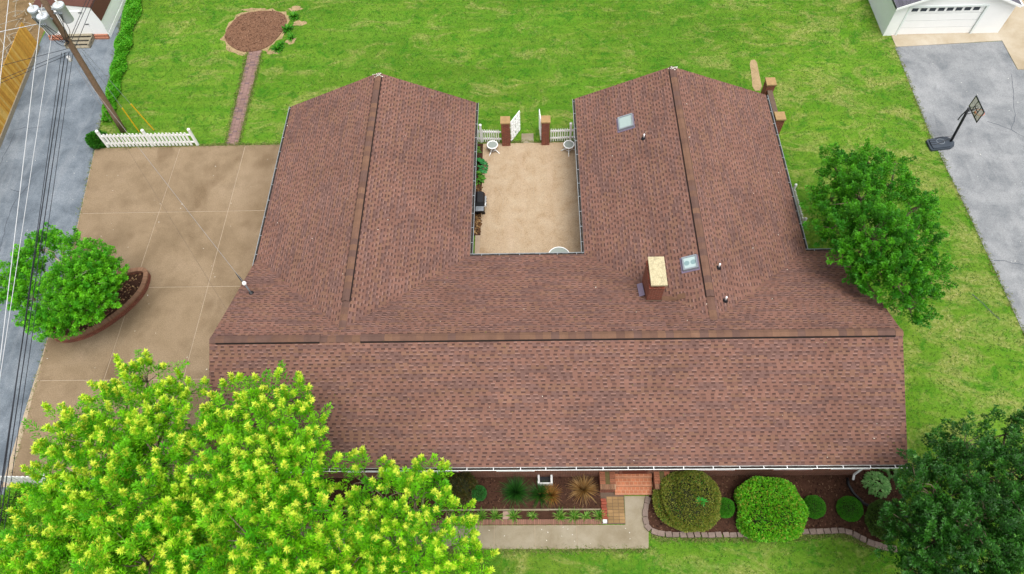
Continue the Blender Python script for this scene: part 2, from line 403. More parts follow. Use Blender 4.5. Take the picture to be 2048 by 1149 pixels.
M['alley'] = pavemat('alley_asphalt', S(128, 138, 148), S(98, 108, 118), S(150, 159, 168), .34, .7, .45, S(156, 163, 170), 30)
M['asphalt'] = pavemat('drive_asphalt', S(158, 161, 164), S(122, 127, 132), S(179, 181, 183), .3, .6, .5, S(173, 175, 177), 30)
M['aggregate'] = pavemat('exposed_aggregate', S(163, 141, 113), S(132, 112, 86), S(177, 155, 128), .4, .3, .5, None, 30, (-16.5, -12.8, S(122, 100, 74)))
M['patio'] = pavemat('patio_concrete', S(201, 177, 146), S(186, 159, 126), S(211, 190, 161), .32, 1.4, .18, S(212, 188, 160), 30)
M['walk'] = pavemat('walk_concrete', S(172, 160, 136), S(146, 132, 106), S(188, 178, 158), .16, .7, .35)
M['apron'] = pavemat('apron_concrete', S(205, 190, 165), S(178, 160, 130), S(220, 208, 188), .12, .5, .3)
M['mulch'] = simple('mulch', S(84, 58, 46), .98, .35, 5, 26, .9, .1)
M['mulchlight'] = simple('bark_chips', S(140, 104, 82), .98, .25, 3, 24, .9, .1, dark=S(108, 76, 58))
M['dirt'] = simple('dry_dirt', S(190, 165, 125), .98, .25, 3, 20, .7, .1, dark=S(150, 125, 85))
M['brush'] = simple('brush_ground', S(150, 125, 90), .98, .4, 1.5, 14, .9, .1, dark=S(95, 80, 45))
M['chip'] = attrmat('chips', .95, 50, .2, .1, 0)
M['pave_brick'] = attrmat('paving_brick', .92, 50, .2, .15, .3)
M['crack'] = simple('crack_filler', S(92, 98, 108), .95, .2)
M['joint'] = simple('slab_joint', S(202, 182, 156), .95, .2)
M['siding'] = simple('siding', np.array([.7, .76, .74]), .55, .03, 2, 20, .03)
M['roofgrey'] = attrmat('garage_shingle', .9, 120, .3, .15, .3)
M['roofbrown'] = simple('brown_metal_roof', S(105, 66, 54), .7, .12, 2, 30, .1)

# ------------------------------------------------------------------ ground, roads and pavements
ground = MB().prism([(-200, -160), (200, -160), (200, 220), (-200, 220)], -1, 0).build('lawn', M['lawn']); struct(ground)
EXCL = []
def pave(name, poly, z, mat, label=None):
    EXCL.append(poly); return struct(MB().prism([tuple(p[:2]) for p in poly], -.2, z).build(name, mat))
ALR = [(-26.6, 30), (-26.03, 26.6), (-24.83, 19.6), (-23.92, 13.7), (-23.1, 7.9), (-22.47, 2.1), (-22.0, -2.0), (-21.5, -6.5), (-20.4, -18)]
alley = pave('alley_road', [(-30.0, 30), (-30.2, 23), (-29.7, 16), (-29.4, 12), (-28.9, 5), (-28, -18)][::-1] + ALR, .012, M['alley'])
drive2 = pave('side_driveway', [(21.15, 20.5), (21.1, 13.7), (21.4, 7.9), (21.6, 1.8), (22.1, -18), (45, -18), (45, 18.2), (27.36, 18.42), (27.35, 20.8)][::-1], .012, M['asphalt'])
apron = pave('garage_apron', [(21.2, 21.6), (21.22, 20.5), (27.36, 20.83), (27.38, 18.42), (45, 18.2), (45, 40), (27.4, 40), (27.45, 21.6)][::-1], .03, M['apron'])
def strip(pts, w0, z, wob=.03, name='crack', mat=None, parent=None):
    mb = MB(); P = []
    for i in range(len(pts) - 1):
        a, b = np.array(pts[i][:2]), np.array(pts[i + 1][:2]); L = np.linalg.norm(b - a); k = max(2, int(L / .25))
        for t in np.linspace(0, 1, k, endpoint=False): P.append(a + (b - a) * t + RNG.normal(size=2) * wob)
    P.append(np.array(pts[-1][:2]))
    for i in range(len(P) - 1):
        d = P[i + 1] - P[i]; s_ = np.array([-d[1], d[0]]) / (np.linalg.norm(d) + 1e-9) * w0 * .5 * random.uniform(.6, 1.3)
        mb.face([(*(P[i] - s_), z), (*(P[i + 1] - s_), z), (*(P[i + 1] + s_), z), (*(P[i] + s_), z)])
    return mb.build(name, mat, parent)
for pts in ([(2023, 150), (2028, 200), (2031, 238), (2022, 260)], [(1975, 243), (2022, 260), (2048, 275)], [(1985, 520), (2010, 524), (2048, 531)], [(1945, 590), (2000, 640)]):
    strip([at(*p) for p in pts], .03, .016, .03, 'crack', M['crack'], drive2)
for pts in ([(0, 505), (12, 450), (28, 405), (62, 368)], [(28, 259), (60, 257), (85, 255)], [(0, 330), (14, 300), (30, 268)], [(40, 385), (22, 380)]):
    strip([at(*p) for p in pts], .035, .016, .04, 'crack', M['crack'], alley)
# exposed-aggregate driveway in slabs with open joints
dx = [-19.18, -15.6, -11.9]; dys = [-4.6, .06, 4.85, 9.36, 13.85]
drv = struct(MB().prism([(-22.0, -4.65), (-12.0, -4.65), (-12.0, 13.86), (-23.93, 13.72), (-23.1, 7.9), (-22.47, 2.1)], -.2, .022).build('driveway', M['joint']))
EXCL.append([(-21.7, -4.65), (-12, -4.65), (-12, 13.86), (-23.93, 13.8), (-23.1, 7.9), (-22.47, 2.1)])
def alx(y): 
    ys = [p[1] for p in ALR][::-1]; xs = [p[0] for p in ALR][::-1]; return float(np.interp(y, ys, xs)) + .03
for j in range(4):
    y0, y1 = dys[j] + .019, dys[j + 1] - .019
    ring = [(alx(y0), y0)] + [(dx[0] - .019, y0), (dx[0] - .019, y1), (alx(y1), y1)] + [(alx(y), y) for y in np.linspace(y1, y0, 5)[1:-1]]
    MB().prism(ring, -.1, .034 + random.uniform(0, .004)).build('slab', M['aggregate'], drv)
    for i in range(2):
        MB().box(dx[i] + .019, dx[i + 1] - .019, y0, y1, -.1, .034 + random.uniform(0, .004)).build('slab', M['aggregate'], drv)
# courtyard patio, front walk
pat = struct(MB().box(-2.86, 2.6, 3.5, 13.6, -.2, .03).build('courtyard_patio', M['joint'])); EXCL.append([(-3.2, 3), (3, 3), (3, 13.62), (-3.2, 13.62)])
for x0, x1 in ((-2.62, -.05), (-.042, 2.6)): MB().box(x0, x1, 3.5, 13.6, -.1, .045).build('slab', M['patio'], pat)
for pts_ in ([(.1, 10.9), (.05, 10.0), (-.35, 9.2), (-.7, 8.6)], [(-1.6, 8.3), (-.9, 8.5), (-.5, 7.9)], [(-1.8, 10.6), (-1.5, 10.0), (-1.55, 9.4)]):
    strip(pts_, .022, .049, .03, 'crack', M['joint'], pat)
st = pave('gate_threshold', [(-.55, 13.62), (.1, 13.62), (.1, 14.3), (-.55, 14.3)], .03, M['walk'])
walk = struct(MB().prism([(-12.0, -7.13), (4.21, -7.13), (4.4, -5.15), (3.45, -5.15), (3.4, -6.25), (-12.0, -6.25)], -.2, .02).build('front_walk', M['joint']))
EXCL.append([(-12, -7.15), (4.25, -7.15), (4.4, -5.1), (3.35, -5.1), (3.35, -6.25), (-12, -6.25)])
wx = [-12, -9.6, -7.2, -4.8, -2.46, -1.7, -.12, 1.5]
for a, b in zip(wx[:-1], wx[1:]): MB().box(a + .008, b - .008, -7.12, -6.27, -.1, .034 + random.uniform(0, .004)).build('slab', M['walk'], walk)
MB().prism([(1.508, -7.12), (4.2, -7.12), (4.3, -6.1), (4.4, -5.15), (3.46, -5.15), (3.41, -6.27), (1.508, -6.27)], -.1, .036).build('slab', M['walk'], walk)
land = pave('paver_landing', [(2.45, -6.22), (3.39, -6.22), (3.44, -5.0), (2.45, -5.0)], .024, M['mortar'])
for i in range(8):
    for j in range(3):
        MB().box(2.74 + j * .225, 2.74 + j * .225 + .21, -6.18 + i * .128, -6.18 + i * .128 + .115, -.05, .04 + random.uniform(-.004, .006), jit(S(170, 138, 96), .18)).build('paver', M['pave_brick'], land)
# brick path in the back lawn
bp = pave('brick_path', [(-16.7, 13.86), (-16.04, 13.86), (-16.14, 21.5), (-16.96, 21.4)], .008, M['mortar'])
yy = 13.88; r_ = 0
while yy < 21.35:
    t = (yy - 13.86) / 7.6; xa_ = -16.7 - .25 * t; wd = (.66 + .14 * t) / 3
    for j in range(3):
        x0 = xa_ + wd * j
        MB().box(x0 + .006, x0 + wd - .006, yy, yy + .108, -.05, .022 + random.uniform(-.004, .007), jit(S(160, 130, 122), .13) if random.random() > .15 else S(132, 110, 112)).build('brick', M['pave_brick'], bp)
    yy += .118
# mulch ring and its dirt edge
ringp = smoothpoly([(-18.7, 22.5), (-18.7, 23.5), (-18.2, 24.8), (-16.8, 25.15), (-15.5, 24.95), (-14.95, 24.0), (-15.3, 22.7), (-15.8, 21.7), (-16.8, 21.25), (-17.8, 21.55)])
def grow(p, s, a): 
    c = np.mean(p, axis=0); return [c + (q - c) * (s + random.uniform(0, a)) for q in p]
dring = struct(MB().prism([tuple(q) for q in grow(ringp, 1.0, .2)], -.1, .006).build('dirt_margin', M['dirt']))
mring = struct(MB().prism([tuple(q) for q in ringp], -.1, .05).build('mulch_ring', M['mulchlight']))
EXCL.append([tuple(q) for q in grow(ringp, 1.06, .05)])
for (px_, py_, ra, rb_) in ((592, 18, .42, .3), (600, 48, .4, .3), (583, 80, .34, .4), (545, 104, .5, .22), (470, 62, .3, .6), (507, 20, .7, .2)):
    c_ = at(px_, py_)[:2]; a_ = np.linspace(0, 6.283, 15)[:-1]; k_ = RNG.uniform(.6, 1.25, 14)
    struct(MB().prism([(c_[0] + ra * k * math.cos(t), c_[1] + rb_ * k * math.sin(t)) for t, k in zip(a_, k_)], -.05, .009 + random.uniform(0, .002)).build('dirt_patch', M['dirt']))
sand = pave('sand_strip', smoothpoly([(12.62, 19.65), (13.05, 19.75), (13.0, 18.6), (12.95, 17.2), (12.4, 17.2), (12.55, 18.5)], 1), .008, M['dirt'])
# front beds
LB = [(-12.0, -4.0), (2.5, -4.0), (2.5, -5.66), (-12.0, -5.66)][::-1]
RB = smoothpoly([(5.2, -4.0), (14.2, -4.0), (14.4, -4.9), (13.9, -6.4), (12.9, -7.05), (12.2, -6.72), (11.7, -6.46), (9.8, -6.52), (8.1, -6.6), (6.2, -6.62), (4.6, -6.58), (4.25, -6.25), (4.25, -5.7), (4.38, -5.12)][::-1], 1)
lb = pave('mulch_bed_left', LB, .06, M['mulch']); lb2 = pave('lily_bed', [(-12, -6.06), (2.5, -6.06), (2.5, -5.6), (-12, -5.6)], .045, M['mulch'])
rb = pave('mulch_bed_right', [tuple(q) for q in RB], .06, M['mulch'])
cb_ = pave('courtyard_bed', [(-3.4, 7.6), (-2.6, 7.6), (-2.62, 13.6), (-3.4, 13.6)], .052, M['mulch'])
brushg = pave('brush_ground', [(-30.3, 10), (-30.4, 40), (-60, 40), (-60, 10)][::-1] if False else [(-60, 10), (-29.4, 10), (-29.9, 19), (-30.3, 23.5), (-30.0, 40), (-60, 40)], .006, M['brush'])
# bark chips and dead leaves scattered on the beds (uncountable)
def chips(name, polys, n, cols, zs, L=(.03, .09), parent=None):
    mb = MB(); k = 0
    xs = [p[0] for q in polys for p in q]; ys = [p[1] for q in polys for p in q]
    while k < n:
        X = RNG.uniform(min(xs), max(xs), 4000); Y = RNG.uniform(min(ys), max(ys), 4000); m = np.zeros(4000, bool)
        for q in polys: m |= inpoly(X, Y, q)
        for x, y in zip(X[m], Y[m]):
            a = random.uniform(0, 6.28); l = random.uniform(*L); ww = l * random.uniform(.3, .6); d = np.array([math.cos(a), math.sin(a), random.uniform(-.3, .3)]) * l; e = np.array([-math.sin(a), math.cos(a), random.uniform(-.2, .4)]) * ww
            o = np.array([x, y, zs + random.uniform(.008, .03)]); mb.face([o, o + d, o + d + e, o + e], jit(random.choice(cols), .3)); k += 1
            if k >= n: break
    return stuff(mb.build(name, M['chip']))
o = chips('bark_chips', [LB, [tuple(q) for q in RB]], 5200, [S(66, 44, 36), S(96, 68, 54), S(52, 36, 30), S(120, 92, 72), S(84, 60, 44)], .06); o['label'] = 'loose dark bark chips over the front beds'; o['category'] = 'mulch'
o = chips('ring_chips', [[tuple(q) for q in ringp]], 1800, [S(140, 104, 84), S(110, 78, 62), S(165, 128, 104)], .05); o['label'] = 'loose brown bark chips on the round bed'; o['category'] = 'mulch'
o = chips('dead_leaves', [[(-2.98, 7.7), (-2.64, 7.7), (-2.64, 10.6), (-2.98, 10.6)]], 420, [S(150, 112, 72), S(110, 80, 52), S(186, 150, 104), S(90, 70, 50)], .055, (.05, .12)); o['label'] = 'dead brown leaves in the courtyard bed by the grill'; o['category'] = 'leaf litter'
o = chips('fallen_petals', [[(-2.5, -7.1), (4.2, -7.1), (4.2, -6.3), (-2.5, -6.3)]], 16, [np.array([.75, .74, .68])], .036, (.02, .045)); o['label'] = 'white petals fallen on the front walk'; o['category'] = 'petals'

o = chips('fallen_petals', [[(-22, -4), (-12.5, -4), (-12.5, 13), (-23, 13)], [(21.5, 2), (29, 2), (29, 20), (21.5, 20)], [(-29, 3), (-23.5, 3), (-24.5, 20), (-29, 20)]], 150, [np.array([.7, .69, .62])], .04, (.02, .05)); o['label'] = 'pale petals scattered over the driveways and alley'; o['category'] = 'petals'
# ------------------------------------------------------------------ the brick house
house = thing('brick_house', 'brown shingled brick house with two rear wings round a courtyard', 'house')
XL, XR, YF, YB, YR = -12.33, 13.51, -4.7, 4.7, -.44
ZE, ZR = 2.56, 4.85
A1, A2, XA, ZA, YA = -12.33, -2.82, -7.41, 4.64, 14.09
B1, B2, XB, ZB, YBB = 2.22, 11.84, 6.81, 4.52, 14.22
sb = (ZR - ZE) / (YB - YR)
def yv(z): return YR + (ZR - z) / sb
yvl, yvr = yv(ZA), yv(ZB)
def lerp(a, b, t): return a + (b - a) * min(max(t, 0), 1)
def valleys(y):
    tl = (YB - y) / (YB - yvl); tr_ = (YB - y) / (YB - yvr)
    return lerp(A1, XA, tl), lerp(A2, XA, tl), lerp(B1, XB, tr_), lerp(B2, XB, tr_)
def roofz(x, y):
    z = ZR - (ZR - ZE) * (YR - y) / (YR - YF) if y < YR else ZR - sb * (y - YR)
    if y > 0:
        for (p, c, q_, zz) in ((A1, XA, A2, ZA), (B1, XB, B2, ZB)):
            if p < x < q_: z = max(z, zz - (zz - ZE) * ((c - x) / (c - p) if x < c else (x - c) / (q_ - c)))
    return z
def ivback(y):
    a, b, c, d = valleys(y); return [(XR - d, -1) and (0, XR - d), (XR - c, XR - b), (XR - a, XR - XL)]
PL = []   # origin, U, run vector, rise, intervals(t)
PL.append(((XL, YF, ZE), (1, 0, 0), (0, YR - YF), ZR - ZE, lambda t: [(0, XR - XL)]))
PL.append(((XR, YB, ZE), (-1, 0, 0), (0, YR - YB), ZR - ZE, lambda t: ivback(YB + (YR - YB) * t)))
PL.append(((A1, YA, ZE), (0, -1, 0), (XA - A1, 0), ZA - ZE, lambda t: [(0, YA - lerp(YB, yvl, t))]))
PL.append(((A2, YB, ZE), (0, 1, 0), (XA - A2, 0), ZA - ZE, lambda t: [(lerp(0, yvl - YB, t), YA - YB)]))
PL.append(((B1, YBB, ZE), (0, -1, 0), (XB - B1, 0), ZB - ZE, lambda t: [(0, YBB - lerp(YB, yvr, t))]))
PL.append(((B2, YB, ZE), (0, 1, 0), (XB - B2, 0), ZB - ZE, lambda t: [(lerp(0, yvr - YB, t), YBB - YB)]))
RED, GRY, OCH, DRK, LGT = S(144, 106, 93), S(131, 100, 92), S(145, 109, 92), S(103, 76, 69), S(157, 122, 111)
deck = MB(); teeth = MB(); near = []
for pi, (O, U, run, rise, iv) in enumerate(PL):
    O = np.array(O); U = np.array(U, float); V = np.array([run[0], run[1], rise]); SL = np.linalg.norm(V); V = V / SL; Nn = np.cross(U, V)
    E = .139; nc = int(math.ceil(SL / E)); prevdash = []
    pt = lambda u, s, h: O + U * u + V * s + Nn * h
    for k in range(nc):
        s0, s1 = k * E, min((k + 1) * E, SL); t0, t1 = s0 / SL, s1 / SL
        I0, I1, Im = iv(t0), iv(t1), iv((t0 + t1) / 2); dash = []
        for (a0, b0), (a1, b1), (am, bm) in zip(I0, I1, Im):
            if bm - am < .05: continue
            bc = RED * .9
            u0s = am
            # base layer of the course, tilted so the butt edge stands proud, in metre-long shingles
            deck.face([pt(a0, s0, .008), pt(b0, s0, .008), pt(b1, s1, .0005), pt(a1, s1, .0005)], bc)
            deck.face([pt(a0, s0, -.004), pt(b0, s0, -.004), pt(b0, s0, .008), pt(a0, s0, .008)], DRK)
            u = am - random.uniform(0, .3); ucol = -9; col = RED
            while u < bm:
                if u > ucol:
                    ucol = u + random.uniform(.25, .7); q = random.random()
                    blot = math.sin(O[0] * .7 + u * .55 + s0 * 1.3 + pi) + math.sin(u * 1.7 - s0 * 2.1 + pi * 2)
                    q += .09 * blot
                    col = jit(RED if q < .5 else (GRY if q > .74 else OCH), .08)
                wt = random.uniform(.1, .19); gap = random.uniform(.11, .19)
                ua, ub = max(u, am), min(u + wt, bm)
                if ub - ua > .02:
                    c = jit(col, .07); p = [pt(ua, s0 + .0005, .014), pt(ub, s0 + .0005, .014), pt(ub, s1, .006), pt(ua, s1, .006)]
                    g = [pt(ua, s0 + .0005, .003), pt(ub, s0 + .0005, .003), pt(ub, s1, .0), pt(ua, s1, .0)]
                    tgt = teeth
                    if pi == 0 and k < 3 and ub - ua > .06 and len(near) < 298: tgt = MB(); near.append(tgt)
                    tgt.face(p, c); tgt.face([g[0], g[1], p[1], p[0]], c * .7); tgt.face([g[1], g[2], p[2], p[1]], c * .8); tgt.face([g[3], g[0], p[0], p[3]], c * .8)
                ga, gb = max(u + wt + .004, am), min(u + wt + gap - .004, bm)
                if gb - ga > .02:
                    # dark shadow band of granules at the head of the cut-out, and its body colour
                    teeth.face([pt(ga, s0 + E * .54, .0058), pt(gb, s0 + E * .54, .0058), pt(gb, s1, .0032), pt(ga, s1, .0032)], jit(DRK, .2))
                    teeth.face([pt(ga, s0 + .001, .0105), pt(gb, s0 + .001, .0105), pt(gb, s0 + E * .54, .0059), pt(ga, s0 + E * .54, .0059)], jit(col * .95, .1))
                    dash.append((ga, gb))
                u += wt + gap
            # pale granules on the butt of this course above each dark band of the course below
            for ga, gb in prevdash:
                if random.random() < .5 and am < ga and gb < bm:
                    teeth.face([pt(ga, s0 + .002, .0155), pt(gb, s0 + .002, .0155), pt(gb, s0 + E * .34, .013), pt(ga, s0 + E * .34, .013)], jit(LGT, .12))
        prevdash = dash
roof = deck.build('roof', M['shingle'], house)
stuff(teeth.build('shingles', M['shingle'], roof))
for tb in near: tb.build('shingle', M['shingle'], roof)
lit = MB()
for i in range(150):
    x = random.uniform(XL + .2, XR - .2) if i < 90 else random.choice([random.uniform(A1, A2), random.uniform(B1, B2)]); y = random.uniform(YF, 4.5) if i < 90 else random.uniform(4.7, 13.9)
    z = roofz(x, y) + .03; a_ = random.uniform(0, 6.28); l = random.uniform(.02, .05); d_ = np.array([math.cos(a_), math.sin(a_), 0]) * l; e_ = np.array([-math.sin(a_), math.cos(a_), .2]) * l * .5
    lit.face([np.array([x, y, z]), np.array([x, y, z]) + d_, np.array([x, y, z]) + d_ + e_, np.array([x, y, z]) + e_], random.choice([np.array([.65, .62, .52]), S(170, 140, 90), S(120, 130, 50)]))
stuff(lit.build('leaf_litter', M['chip'], roof))
# ridge vents and ridge cap shingles
def ridge(p0, p1, sl_l, sl_r, segs):
    p0 = np.array(p0, float); p1 = np.array(p1, float); d = unit(p1 - p0); L = np.linalg.norm(p1 - p0)
    lt = np.cross(np.array([0, 0, 1.]), d)       # left of travel
    hw = .145
    def prof(h, t): return [lt * hw + np.array([0, 0, -hw * sl_l + h]), np.array([0, 0, h]), -lt * hw + np.array([0, 0, -hw * sl_r + h])]
    for s0, s1, raised in segs:
        h = .085 if raised else .028
        if raised:
            mb = MB(); a, b = p0 + d * s0, p0 + d * s1; i_ = 1.2
            for sgn, sl in ((1, sl_l), (-1, sl_r)):
                q0 = lt * hw * i_ * sgn + np.array([0, 0, -hw * i_ * sl]); q1 = q0 + np.array([0, 0, h - .03]); q2 = np.array([0, 0, h - .012])
                mb.face([a + q0, b + q0, b + q1, a + q1]); mb.face([a + q1, b + q1, b + q2, a + q2])
                mb.face([a + q0, a + q1, a + q2, a]); mb.face([b + q0, b, b + q2, b + q1])
            mb.build('ridge_vent', M['vent'], roof)
        s = s0
        while s < s1 - .05:
            e = min(s + random.uniform(.27, .33), s1); c = jit(random.choice([S(132, 100, 84), S(124, 94, 81), S(138, 105, 86), S(119, 92, 83)]), .06)
            a, b = p0 + d * s, p0 + d * (e + .02); A, B = prof(h + .006, 0), prof(h, 0); A0, B0 = prof(h - .008, 0), prof(h - .008, 0)
            mb = MB()
            for i in (0, 1):
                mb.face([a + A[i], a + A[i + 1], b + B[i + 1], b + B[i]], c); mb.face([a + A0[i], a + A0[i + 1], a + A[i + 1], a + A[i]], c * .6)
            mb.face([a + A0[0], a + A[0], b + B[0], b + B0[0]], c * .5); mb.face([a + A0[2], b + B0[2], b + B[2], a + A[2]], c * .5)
            mb.build('ridge_cap', M['cap'], roof); s = e
slf = (ZR - ZE) / (YR - YF)
ridge((XL, YR, ZR), (XR, YR, ZR), sb, slf, [(0, .25, 0), (.25, 4.2, 1), (4.2, 5.75, 0), (5.75, XR - XL - .28, 1), (XR - XL - .28, XR - XL, 0)])
sal, sar = (ZA - ZE) / (XA - A1), (ZA - ZE) / (A2 - XA); sbl, sbr = (ZB - ZE) / (XB - B1), (ZB - ZE) / (B2 - XB)
ridge((XA, YA, ZA), (XA, yvl - .3, ZA), sar, sal, [(0, .3, 0), (.3, YA - 1.3, 1), (YA - 1.3, YA - yvl - .02, 0)])
ridge((XB, YBB, ZB), (XB, yvr - .3, ZB), sbr, sbl, [(0, .25, 0), (.25, YBB - 1.35, 1), (YBB - 1.35, YBB - yvr - .02, 0)])
for xx, yy_, zz_ in ((XA, YA - .12, ZA), (XB, YBB - .1, ZB)):
    pk = MB()
    for i in range(26):
        o3 = np.array([xx + random.gauss(0, .1), yy_ - abs(random.gauss(0, .12)), zz_ + .05]); a_ = random.uniform(0, 6.28); l = random.uniform(.03, .07)
        pk.obox(o3, np.array([math.cos(a_), math.sin(a_), 0]) * l, np.array([-math.sin(a_), math.cos(a_), 0]) * l * .7, (0, 0, .02), np.array([.62, .6, .52]))
    stuff(pk.build('peak_debris', M['chip'], roof))
# soffit, fascia and rake boards
sf = MB()
def slab(pts, dz): sf.face([(p[0], p[1], p[2] - dz) for p in pts])
slab([(XL, YF, ZE), (XR, YF, ZE), (XR, YR, ZR), (XL, YR, ZR)], .06); slab([(XL, YB, ZE), (XL, YR, ZR), (XR, YR, ZR), (XR, YB, ZE)], .06)
for a, c, b, zz, ye in ((A1, XA, A2, ZA, YA), (B1, XB, B2, ZB, YBB)):
    slab([(a, YB, ZE), (c, 0, zz), (c, ye, zz), (a, ye, ZE)], .06); slab([(b, YB, ZE), (b, ye, ZE), (c, ye, zz), (c, 0, zz)], .06)
sf.build('soffit', M['soffit'], house)
fb = MB()
def fascia(p, q, h=.14, th=.025):
    p = np.array(p, float); q = np.array(q, float); d = unit(q - p); s_ = unit(np.cross(d, (0, 0, 1))) * th
    fb.obox(p - np.array([0, 0, h + .012]), q - p, s_, (0, 0, h))
for p, q in (((XL, YF, ZE), (XL, YR, ZR)), ((XL, YR, ZR), (XL, YB, ZE)), ((A1, YA, ZE), (XA, YA, ZA)), ((XA, YA, ZA), (A2, YA, ZE)), ((B1, YBB, ZE), (XB, YBB, ZB)), ((XB, YBB, ZB), (B2, YBB, ZE)), ((XR, YR, ZR), (XR, YF, ZE)), ((XR, YB, ZE), (XR, YR, ZR))):
    fascia(p, q)
fb.build('rake_boards', M['whitedull'], house)
# walls
OH = .33
wm = MB()
wm.prism([(XL + .25, YF + OH), (XR - .8, YF + OH), (XR - .8, YB - OH), (B2 - OH, YB - OH), (B2 - OH, YBB - .25), (B1 + OH, YBB - .25), (B1 + OH, YB - OH), (A2 - OH, YB - OH), (A2 - OH, YA - .25), (A1 + OH, YA - .25), (A1 + OH, YB - OH), (XL + .25, YB - OH)], -.2, ZE - .02)
for x in (XL + .25, XR - .8): wm.face([(x, YF + OH, ZE - .02), (x, YB - OH, ZE - .02), (x, YR, ZR - .2)])
for a, c, b, zz, ye in ((A1, XA, A2, ZA, YA), (B1, XB, B2, ZB, YBB)): wm.face([(a + OH, ye - .25, ZE - .02), (b - OH, ye - .25, ZE - .02), (c, ye - .25, zz - .2)])
wm.build('wall', M['brick'], house)
EXCL.append([(XL + .2, -4.6), (XR, -4.6), (XR, 4.6), (12, 4.6), (12, 14), (-12.2, 14)])
def window(x0, x1, z0, z1, Y, sgn):
    f = MB(); t = .07
    for (a, b, c, d) in ((x0, x1, z0, z0 + t), (x0, x1, z1 - t, z1), (x0, x0 + t, z0 + t, z1 - t), (x1 - t, x1, z0 + t, z1 - t), ((x0 + x1) / 2 - .025, (x0 + x1) / 2 + .025, z0 + t, z1 - t)):
        f.box(a, b, min(Y, Y + .025 * sgn), max(Y, Y + .025 * sgn), c, d)
    fo = f.build('window', M['white'], house)
    MB().box(x0 + t, x1 - t, min(Y - .02, Y + .012 * sgn), max(Y - .02, Y + .012 * sgn), z0 + t, z1 - t).build('pane', M['glass'], fo)
    MB().box(x0 - .06, x1 + .06, Y - .035 if sgn < 0 else Y, Y if sgn < 0 else Y + .035, z0 - .07, z0 - .002).build('sill', M['brickdark'], fo)
for x in (-10.5, -7.5, -4.6, -1.6, 6.2, 9.2, 11.4): window(x, x + 1.5, .9, 2.1, YF + OH, -1)
for x in (-9.2, -6.6, 4.2, 7.6): window(x, x + 1.2, .9, 2.1, (YA if x < 0 else YBB) - .25, 1)
fd = MB().box(3.35, 4.3, YF + OH - .02, YF + OH, .47, 2.08).build('door', M['wood_door'], house)
MB().lathe((4.2, YF + OH - .05, 1.4), [(.03, 0), (.04, .02), (.03, .05)], 10).build('handle', M['grey'], fd)
for a_, b_ in ((3.23, 3.34), (4.31, 4.42)): MB().box(a_, b_, YF + OH - .03, YF + OH, .47, 2.1).build('jamb', M['brickdark'], fd)
# gutters with straps
def gutter(p, q, out, mat, step=.98, w=.13):
    p = np.array(p, float); q = np.array(q, float); d = unit(q - p); L = np.linalg.norm(q - p); o_ = np.array(out, float); zt = ZE - .005
    prof = [(.01, -.01), (.012, -.11), (.1, -.115), (w, -.02), (w, .0), (w - .019, .0), (w - .021, -.02), (.09, -.1), (.02, -.1), (.014, -.01)]
    pts = lambda b: [b + o_ * x + np.array([0, 0, z]) for x, z in prof]
    a = np.array([p[0], p[1], zt]); b = np.array([q[0], q[1], zt]); A, B = pts(a), pts(b); mb = MB()
    for i in range(len(prof)): mb.face([A[i], A[(i + 1) % len(prof)], B[(i + 1) % len(prof)], B[i]])
    mb.face(A); mb.face(B[::-1])
    g = mb.build('gutter', mat, house)
    db = MB(); k = int(L / .12)
    for i in range(k):
        s0, s1 = L * i / k, L * (i + 1) / k; h = -.036 + random.uniform(-.012, .018); db.obox(a + d * s0 + o_ * .0145 + np.array([0, 0, -.06]), d * (s1 - s0), o_ * (w - .037), (0, 0, .06 + h))
    stuff(db.build('debris', M['gutter_in'], g))
    s = random.uniform(.3, .6)
    while s < L - .05:
        MB().obox(a + d * s + o_ * .012 + np.array([0, 0, .002]), d * .024, o_ * (w - .016), (0, 0, .006)).build('strap', mat, g); s += step * random.uniform(.85, 1.15)
gutter((XL, YF, 0), (XR, YF, 0), (0, -1, 0), M['white'], .98)
gutter((A1, YB - .35, 0), (A1, YA, 0), (-1, 0, 0), M['guttergrey'])
gutter((A2, YB + .14, 0), (A2, YA, 0), (1, 0, 0), M['guttergrey'], .9)
gutter((B1, YB + .14, 0), (B1, YBB, 0), (-1, 0, 0), M['guttergrey'], .9)
gutter((A2, YB, 0), (B1, YB, 0), (0, 1, 0), M['guttergrey'], .9)
gutter((B2, YB + .14, 0), (B2, YBB, 0), (1, 0, 0), M['guttergrey'], .8)
gutter((B2, YB, 0), (XR, YB, 0), (0, 1, 0), M['guttergrey'], .9)
# downspouts
def downspout(x, wallx, parent=house):
    mb = MB(); y0, y1 = YF - .07, YF + OH - .06
    mb.tube([(x, y0, ZE - .1), (x, y0, ZE - .2), (wallx, y1, ZE - .75), (wallx, y1, .35), (wallx, y1 - .15, .16)], .045, 6); mb.build('downspout', M['white'], parent)
downspout(12.85, 12.5); downspout(-3.6, -3.9)
hp = [(12.3, -4.5, .14), (12.28, -4.75, .12), (12.4, -5.1, .11), (12.7, -5.5, .11), (13.2, -5.75, .11), (13.9, -5.95, .11), (14.7, -6.1, .1)]
tag(MB().tube([tuple(p) for p in hp], .055, 10).build('drain_hose', M['black'], None, True), 'black corrugated drain hose curving from the downspout across the mulch', 'hose')
